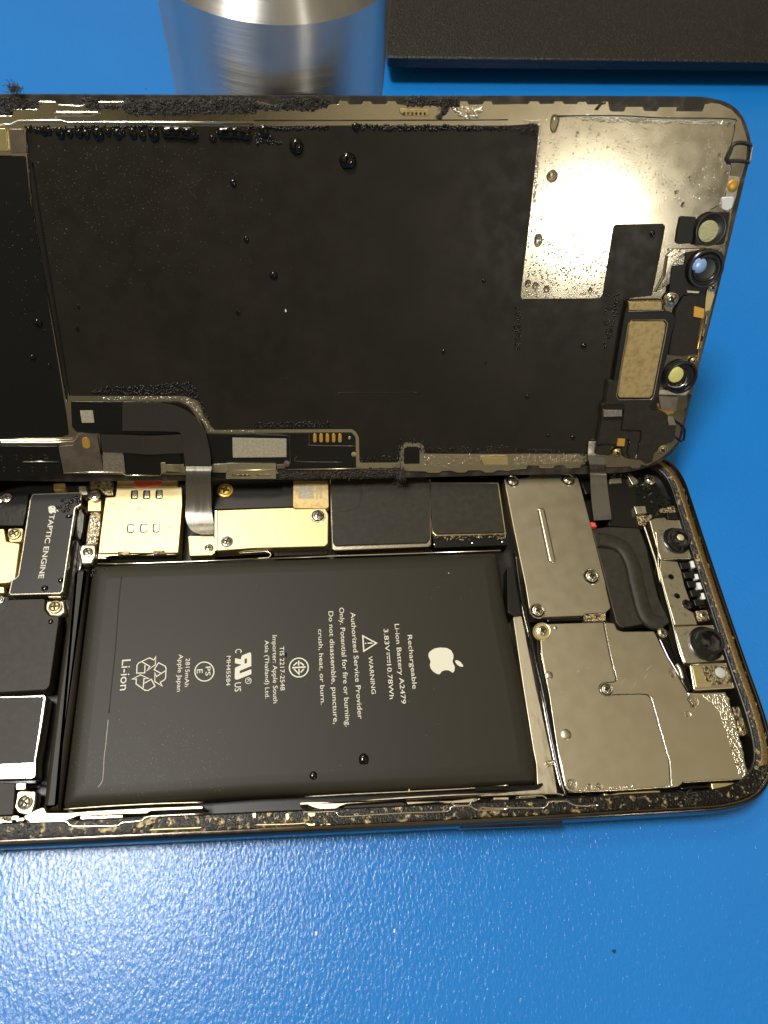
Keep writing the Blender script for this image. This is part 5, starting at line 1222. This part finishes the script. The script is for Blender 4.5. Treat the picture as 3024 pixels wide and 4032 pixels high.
beads('bead_line', 'd', 't5', [(600, 560), (720, 600), (620, 900), (580, 1000), (590, 700)], 160, .42, .06, .2, 'dropdark', 'dark beads beside the gold bar of the earpiece')
beads('bead_line', 'd', 't5', [(0, 680), (45, 690), (40, 960), (0, 960)], 160, .42, .06, .16, 'dropdark', 'vertical smear of dark beads on the right half of the film')
beads('bead_line', 'd', 't5', [(1020, 300), (1120, 310), (1100, 400), (1030, 420)], 50, .95, .1, .24, 'bead', 'clear beads on the camera mount')
beads('bead_line', 'd', 't2', [(1280, 700), (1500, 690), (1470, 780), (1380, 780)], 60, .25, .1, .35, 'bead', 'clear beads beside the torn adhesive on the top border')
beads('bead_line', 'b', 'z8', [(830, 430), (1150, 420), (1190, 560), (1240, 720), (1300, 960), (1400, 1400), (1370, 1470), (1290, 1400), (1230, 1180), (1150, 900), (1060, 640), (960, 520)], 700, 5.4, .1, .32, 'bead', 'dense clear beads along the wet right side of the shield plate')
beads('bead_line', 'b', 'z2', [(560, 870), (700, 780), (850, 760), (880, 830), (790, 880), (700, 950)], 60, 5.33, .12, .38, 'dropdark', 'dark beads on the upper end of the vibration motor')
beads('bead_line', 'b', 'u1', [(590, 70), (700, 60), (640, 110), (590, 115)], 40, 5.0, .08, .2, 'dropdark', 'dark beads at the top left corner of the battery')
beads('bead_line', 'b', 'u6', [(440, 325), (800, 318), (800, 345), (400, 358)], 40, 5.4, .1, .3, 'bead', 'clear beads along the lower edge of the shield plate')
beads('bead_line', 'b', 't6', [(590, 880), (655, 870), (640, 1060), (575, 1060)], 110, 4.9, .1, .25, 'bead', 'clear beads on the latch left of the sim tray')

# dust lying on the films
def dust(plane, t, cx, cy, sx, sy, n, z, label, reg):
    P = loc(plane, T(t, *reg), z); c = loc(plane, T(t, (cx, cy)), z)[0]; V = []; Fc = []; g = 0
    while g < n:
        q = (random.gauss(c[0], sx), random.gauss(c[1], sy)); g += 1
        if not inside(q, P): continue
        l = random.uniform(.03, .085) * (1.8 if random.random() < .08 else 1); w = random.uniform(.013, .027); a = random.uniform(0, PI); b = len(V)
        d = Vector((math.cos(a), math.sin(a))); u = Vector((-d.y, d.x)) * w; p = Vector(q)
        for v, zz in ((p - d * l, 0), (p + u, .03), (p + d * l, .01), (p - u, .02)): V.append((v.x, v.y, z + .005 + zz))
        Fc.append((b, b + 1, b + 2, b + 3))
    o = mesh_obj('dust_specks', V, Fc, 'cream', None)
    if plane == 'd': o.matrix_world = MD
    tag(o, label, 'dust', kind='stuff')
dust('d', 't1', 700, 1150, 13, 8, 1300, .42, 'pale dust specks on the upper left of the black film', [(200, 950), (1659, 950), (1900, 1900), (340, 1900)])
dust('d', 't4', 80, 250, 5, 10, 160, .40, 'pale dust specks on the left side film', [(0, -200), (170, -200), (300, 900), (0, 900)])
dust('b', 'u4', 900, 180, 9, 4, 700, 5.3, 'pale dust specks on the lower left of the battery', [(470, -300), (1500, -300), (1500, 400), (450, 400)])

# ================================================================== LINT
def tuft(plane, t, x, y, z, size, n, label, mat='fibre', hgt=1.0):
    X, Y = T(t, (x, y))[0]; c = (pb if plane == 'b' else pd)(X, Y, z); paths = []
    for _ in range(n):
        p = Vector((random.uniform(-.3, .3) * size, random.uniform(-.3, .3) * size, random.uniform(0, .3) * size)); d = Vector((random.uniform(-1, 1), random.uniform(-1, 1), random.uniform(-.2, 1) * hgt)).normalized(); P = [p.copy()]
        for s in range(6):
            d = (d + Vector((random.uniform(-1, 1), random.uniform(-1, 1), random.uniform(-.8, .8))) * .7).normalized(); p = p + d * size * .16; p.z = max(.02, p.z); P.append(p.copy())
        paths.append((P, random.uniform(.02, .05)))
    V, Fc = tubes_mesh(paths, 4); o = mesh_obj('lint_tuft', V, Fc, mat, None, smooth=True)
    o.matrix_world = (Matrix.Identity(4) if plane == 'b' else MD) @ Matrix.Translation(Vector((c[0], c[1], z)) * MM)
    tag(o, label, 'lint')
tuft('d', 't1', 100, 590, 0.0, 1.6, 40, 'dark tuft of lint sticking up over the top left edge of the screen')
tuft('d', 't1', 112, 572, 0.2, 1.1, 40, 'dark knot of lint at the tip of the tuft above the screen edge')
tuft('d', 't7', 965, 605, .6, 1.6, 60, 'brown frayed lint at the bottom edge of the screen beside the small window')
tuft('b', 't7', 945, 655, 5.3, 1.6, 60, 'brown frayed lint hanging over the black chip shield')
tuft('b', 'u6', 1120, 400, 6.1, 1.8, 14, 'hairs caught in the old adhesive near the lower right corner')
def hair(pts, t, z, label, mat='fibre', r=.05):
    P = [(*q, z) for q in loc('b', T(t, *pts), z)]; c = Vector(P[0]); P = smooth_path([tuple(Vector(q) - c) for q in P], 5)
    V, Fc = tubes_mesh([(P, r)], 5); o = mesh_obj('hair', V, Fc, mat, None, smooth=True); o.location = c * MM; tag(o, label, 'hair')
hair([(1022, 915), (1040, 925), (1050, 940), (1058, 948)], 'u5', .06, 'short dark hair lying on the mat below the phone')
def crumb(t, x, y, r, plane, z, label, mat):
    X, Y = T(t, (x, y))[0]; c = (pb if plane == 'b' else pd)(X, Y, z); rr = r / TILES[t][2] * scale_at(plane, X, Y, z); V = []; n = 7
    for j, (q, h) in enumerate(((1, 0), (.8, .5))):
        for i in range(n): a = 2 * PI * i / n; k = rr * q * random.uniform(.7, 1.2); V.append((k * math.cos(a) * .6, k * math.sin(a), rr * h * .7))
    Fc = [(i, (i + 1) % n, n + (i + 1) % n, n + i) for i in range(n)] + [tuple(range(n, 2 * n)), tuple(reversed(range(n)))]
    o = mesh_obj('crumb', V, Fc, mat, None); o.matrix_world = (Matrix.Identity(4) if plane == 'b' else MD) @ Matrix.Translation(Vector((c[0], c[1], z)) * MM)
    tag(o, label, 'crumb')
crumb('u5', 407, 1285, 16, 'b', .01, 'pale crumb on the mat below the phone', 'white')
crumb('u5', 917, 1270, 14, 'b', .01, 'thin white fleck on the mat right of the pale crumb', 'white')
crumb('t9', 207, 703, 12, 'd', .43, 'white speck in the middle of the black film', 'white')
crumb('u2', 208, 627, 16, 'b', 5.33, 'black speck on the battery over the printed digits', 'glossblack')
crumb('u2', 1272, 97, 9, 'b', 5.33, 'brown speck near the top right of the battery', 'dirty')
crumb('z6', 852, 110, 14, 'b', 5.0, 'copper coloured crumb below the battery edge', 'orange')
